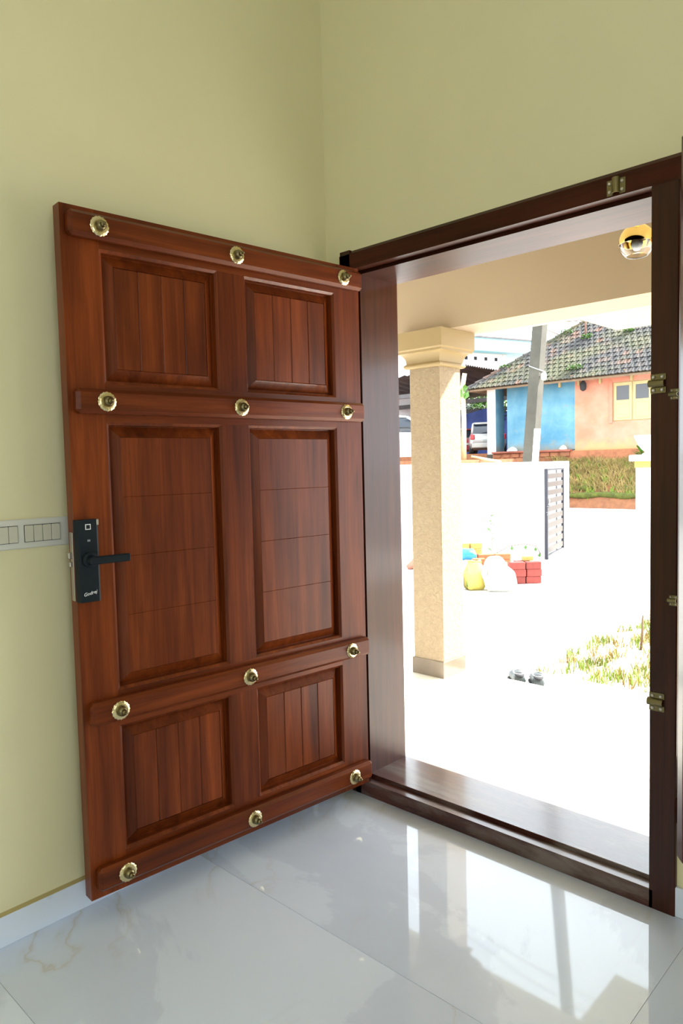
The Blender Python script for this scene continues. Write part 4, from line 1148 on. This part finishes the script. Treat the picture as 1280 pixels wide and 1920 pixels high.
MB().tube([(0, 0, -0.05), (0.03, 0, 1.5), (-0.02, 0, 2.6), (0.07, 0.02, 3.1)], [0.10, 0.085, 0.085, 0.08], 9).build('trunk', 'bamboo', ps, True)
for k in range(7):
    a = k * 0.9
    b = MB(); b.add([(0.05, -0.1, 2.3 + 0.05 * k), (0.05 + 0.28 * math.cos(a), -0.15 + 0.1 * math.sin(a), 2.45 + 0.04 * k), (0.05 + 0.34 * math.cos(a + .3), -0.16, 2.25 + 0.05 * k), (0.05 + 0.1 * math.cos(a), -0.12, 2.15 + 0.04 * k)], [(0, 1, 2, 3)]); b.build('leaf', 'leaf', ps)
tag(MB().tube([(-12.9, 20.2, 1.62), (-11.95, 20.7, 1.40)], 0.045, 8).build('timber_pole', 'bamboo', None, True), 'pale timber pole leaning low beyond the wall', 'pole')
# cloth on the wall
e = empty('hanging_sack', (-9.42, 11.35, 1.39)); tag(e, 'beige sack with pink ties propped on the wall left of the pillar', 'sack')
MB().tube([(0.08, 0, -0.02), (0.06, 0, 0.30), (0.02, 0, 0.62), (-0.02, 0, 0.70)], [0.11, 0.13, 0.06, 0.03], 12).build('bag_body', plain('beige_jute', (0.60, 0.52, 0.34), 0.85, var=0.15), e, True)
MB().tube([(-0.02, -0.02, 0.66), (-0.10, -0.02, 0.40), (-0.12, -0.02, 0.15)], [0.02, 0.028, 0.03], 8).build('strap', 'corr', e, True)
MB().tube([(-0.16, -0.02, 0.34), (-0.16, -0.03, 0.24), (-0.11, -0.03, 0.16)], [0.035, 0.05, 0.03], 8).build('tie', 'pinkcloth', e, True)
MB().tube([(-0.04, -0.1, 0.05), (0.06, -0.12, 0.02)], 0.035, 8).build('tie', 'pinkcloth', e, True)

# ---------- far white building with a pale blue parapet
fb = empty('far_building', (-24.4, 44.6, 1.2), math.atan2(40.2 - 45.0, -25.8 + 24.2) + PI); tag(fb, 'far white building with a pale blue roof parapet behind the shed', 'building')
MB().box(-14, -1.6, 0.0, 10, 0, 7.7).build('wall', 'farwhite', fb)
MB().box(-14, 0.4, -0.9, 10.5, 7.7, 8.55).build('parapet', 'fascia', fb)
MB().box(-14, 0.45, -0.95, 10.5, 8.55, 8.66).build('coping', 'corr', fb)
MB().box(-1.9, -1.6, -0.03, 0.0, 3.5, 7.7).build('corner_band', 'farwhite', fb)
for x in (-2.6, -3.5, -4.4, -5.2, -6.0):
    v_ = MB().box(x, x + 0.22, -0.03, 0.05, 7.2, 7.42).build('vent', 'dark', fb)
MB().box(-4.0, -2.2, -0.04, 0.05, 4.2, 5.6).build('window', 'winglass', fb)
MB().tube([(-5.5, -0.2, 5.2), (-5.5, -0.2, 7.7)], 0.09, 8).build('drain_pipe', 'farwhite', fb, True)
# trees behind the shed
def tree(loc, h, rad, n, lab, seed, mat='leaf'):
    r = random.Random(seed); e = empty('tree', loc); tag(e, lab, 'tree', 'trees behind the shed')
    MB().tube([(0, 0, -0.1), (0.1, 0, h * 0.5), (0.0, 0.1, h * 0.8)], [0.2, 0.15, 0.06], 8).build('trunk', 'stem', e, True)
    vs = []; fs = []
    cl = [(Vector((r.gauss(0, 0.45), r.gauss(0, 0.45), r.gauss(0, 0.35))) * rad + Vector((0, 0, h * 0.8))) for _ in range(26)]
    for _ in range(n):
        c_ = r.choice(cl) + Vector((r.gauss(0, 1), r.gauss(0, 1), r.gauss(0, 1))) * rad * 0.16
        l = r.uniform(0.12, 0.28); t = r.uniform(0, 6.28); d = Vector((math.cos(t), math.sin(t), r.uniform(-.7, .5))) * l
        q = Vector((-math.sin(t), math.cos(t), r.uniform(-.5, .5))) * l * 0.35; k = len(vs)
        vs += [c_, c_ + d * .5 + q, c_ + d, c_ + d * .5 - q]; fs.append((k, k + 1, k + 2, k + 3))
    b = MB(); b.add(vs, fs); b.build('crown', mat, e)
tree((-24.5, 40.5, 1.2), 4.4, 2.6, 4200, 'green tree behind the shed, seen above the tarpaulin beside the pier', 61)
tree((-30.5, 40.0, 1.2), 4.4, 2.6, 3600, 'green tree behind the shed, farther left of the pillar', 62)
br = empty('bare_tree', (-17.2, 34.5, 1.2)); tag(br, 'sparse leafy tree with thin branches rising behind the roof hip', 'tree')
MB().tube([(0, 0, -0.1), (0.2, 0, 3.0), (0.4, 0, 5.6), (0.9, 0, 6.8)], [0.16, 0.13, 0.09, 0.05], 8).build('trunk', 'stem', br, True)
rr = random.Random(71)
for k in range(9):
    z0 = rr.uniform(5.4, 6.8); a = rr.uniform(-0.4, 0.4) + (PI if k % 3 == 0 else 0); l = rr.uniform(1.2, 2.6)
    p0 = Vector((0.4 + 0.4 * (z0 - 5.5), 0, z0)); p1 = p0 + Vector((math.cos(a) * l * .5, math.sin(a) * l * .3, rr.uniform(0.1, 0.6))); p2 = p0 + Vector((math.cos(a) * l, math.sin(a) * l * .5, rr.uniform(0.2, 1.4)))
    MB().tube([p0, p1, p2], [0.035, 0.022, 0.01], 6).build('branch', 'stem', br, True)
    vs = []; fs = []
    for q in range(40):
        t = rr.random(); c_ = p1.lerp(p2, t) + Vector((rr.gauss(0, .16), rr.gauss(0, .16), rr.gauss(0, .14))); w_ = rr.uniform(.05, .11); th = rr.uniform(0, 6.28)
        d = Vector((math.cos(th), math.sin(th), rr.uniform(-.6, .4))) * w_; s_ = Vector((-math.sin(th), math.cos(th), .3)) * w_ * .4; i0 = len(vs)
        vs += [c_, c_ + d * .5 + s_, c_ + d, c_ + d * .5 - s_]; fs.append((i0, i0 + 1, i0 + 2, i0 + 3))
    b = MB(); b.add(vs, fs); b.build('twig_leaves', 'leaf', br)
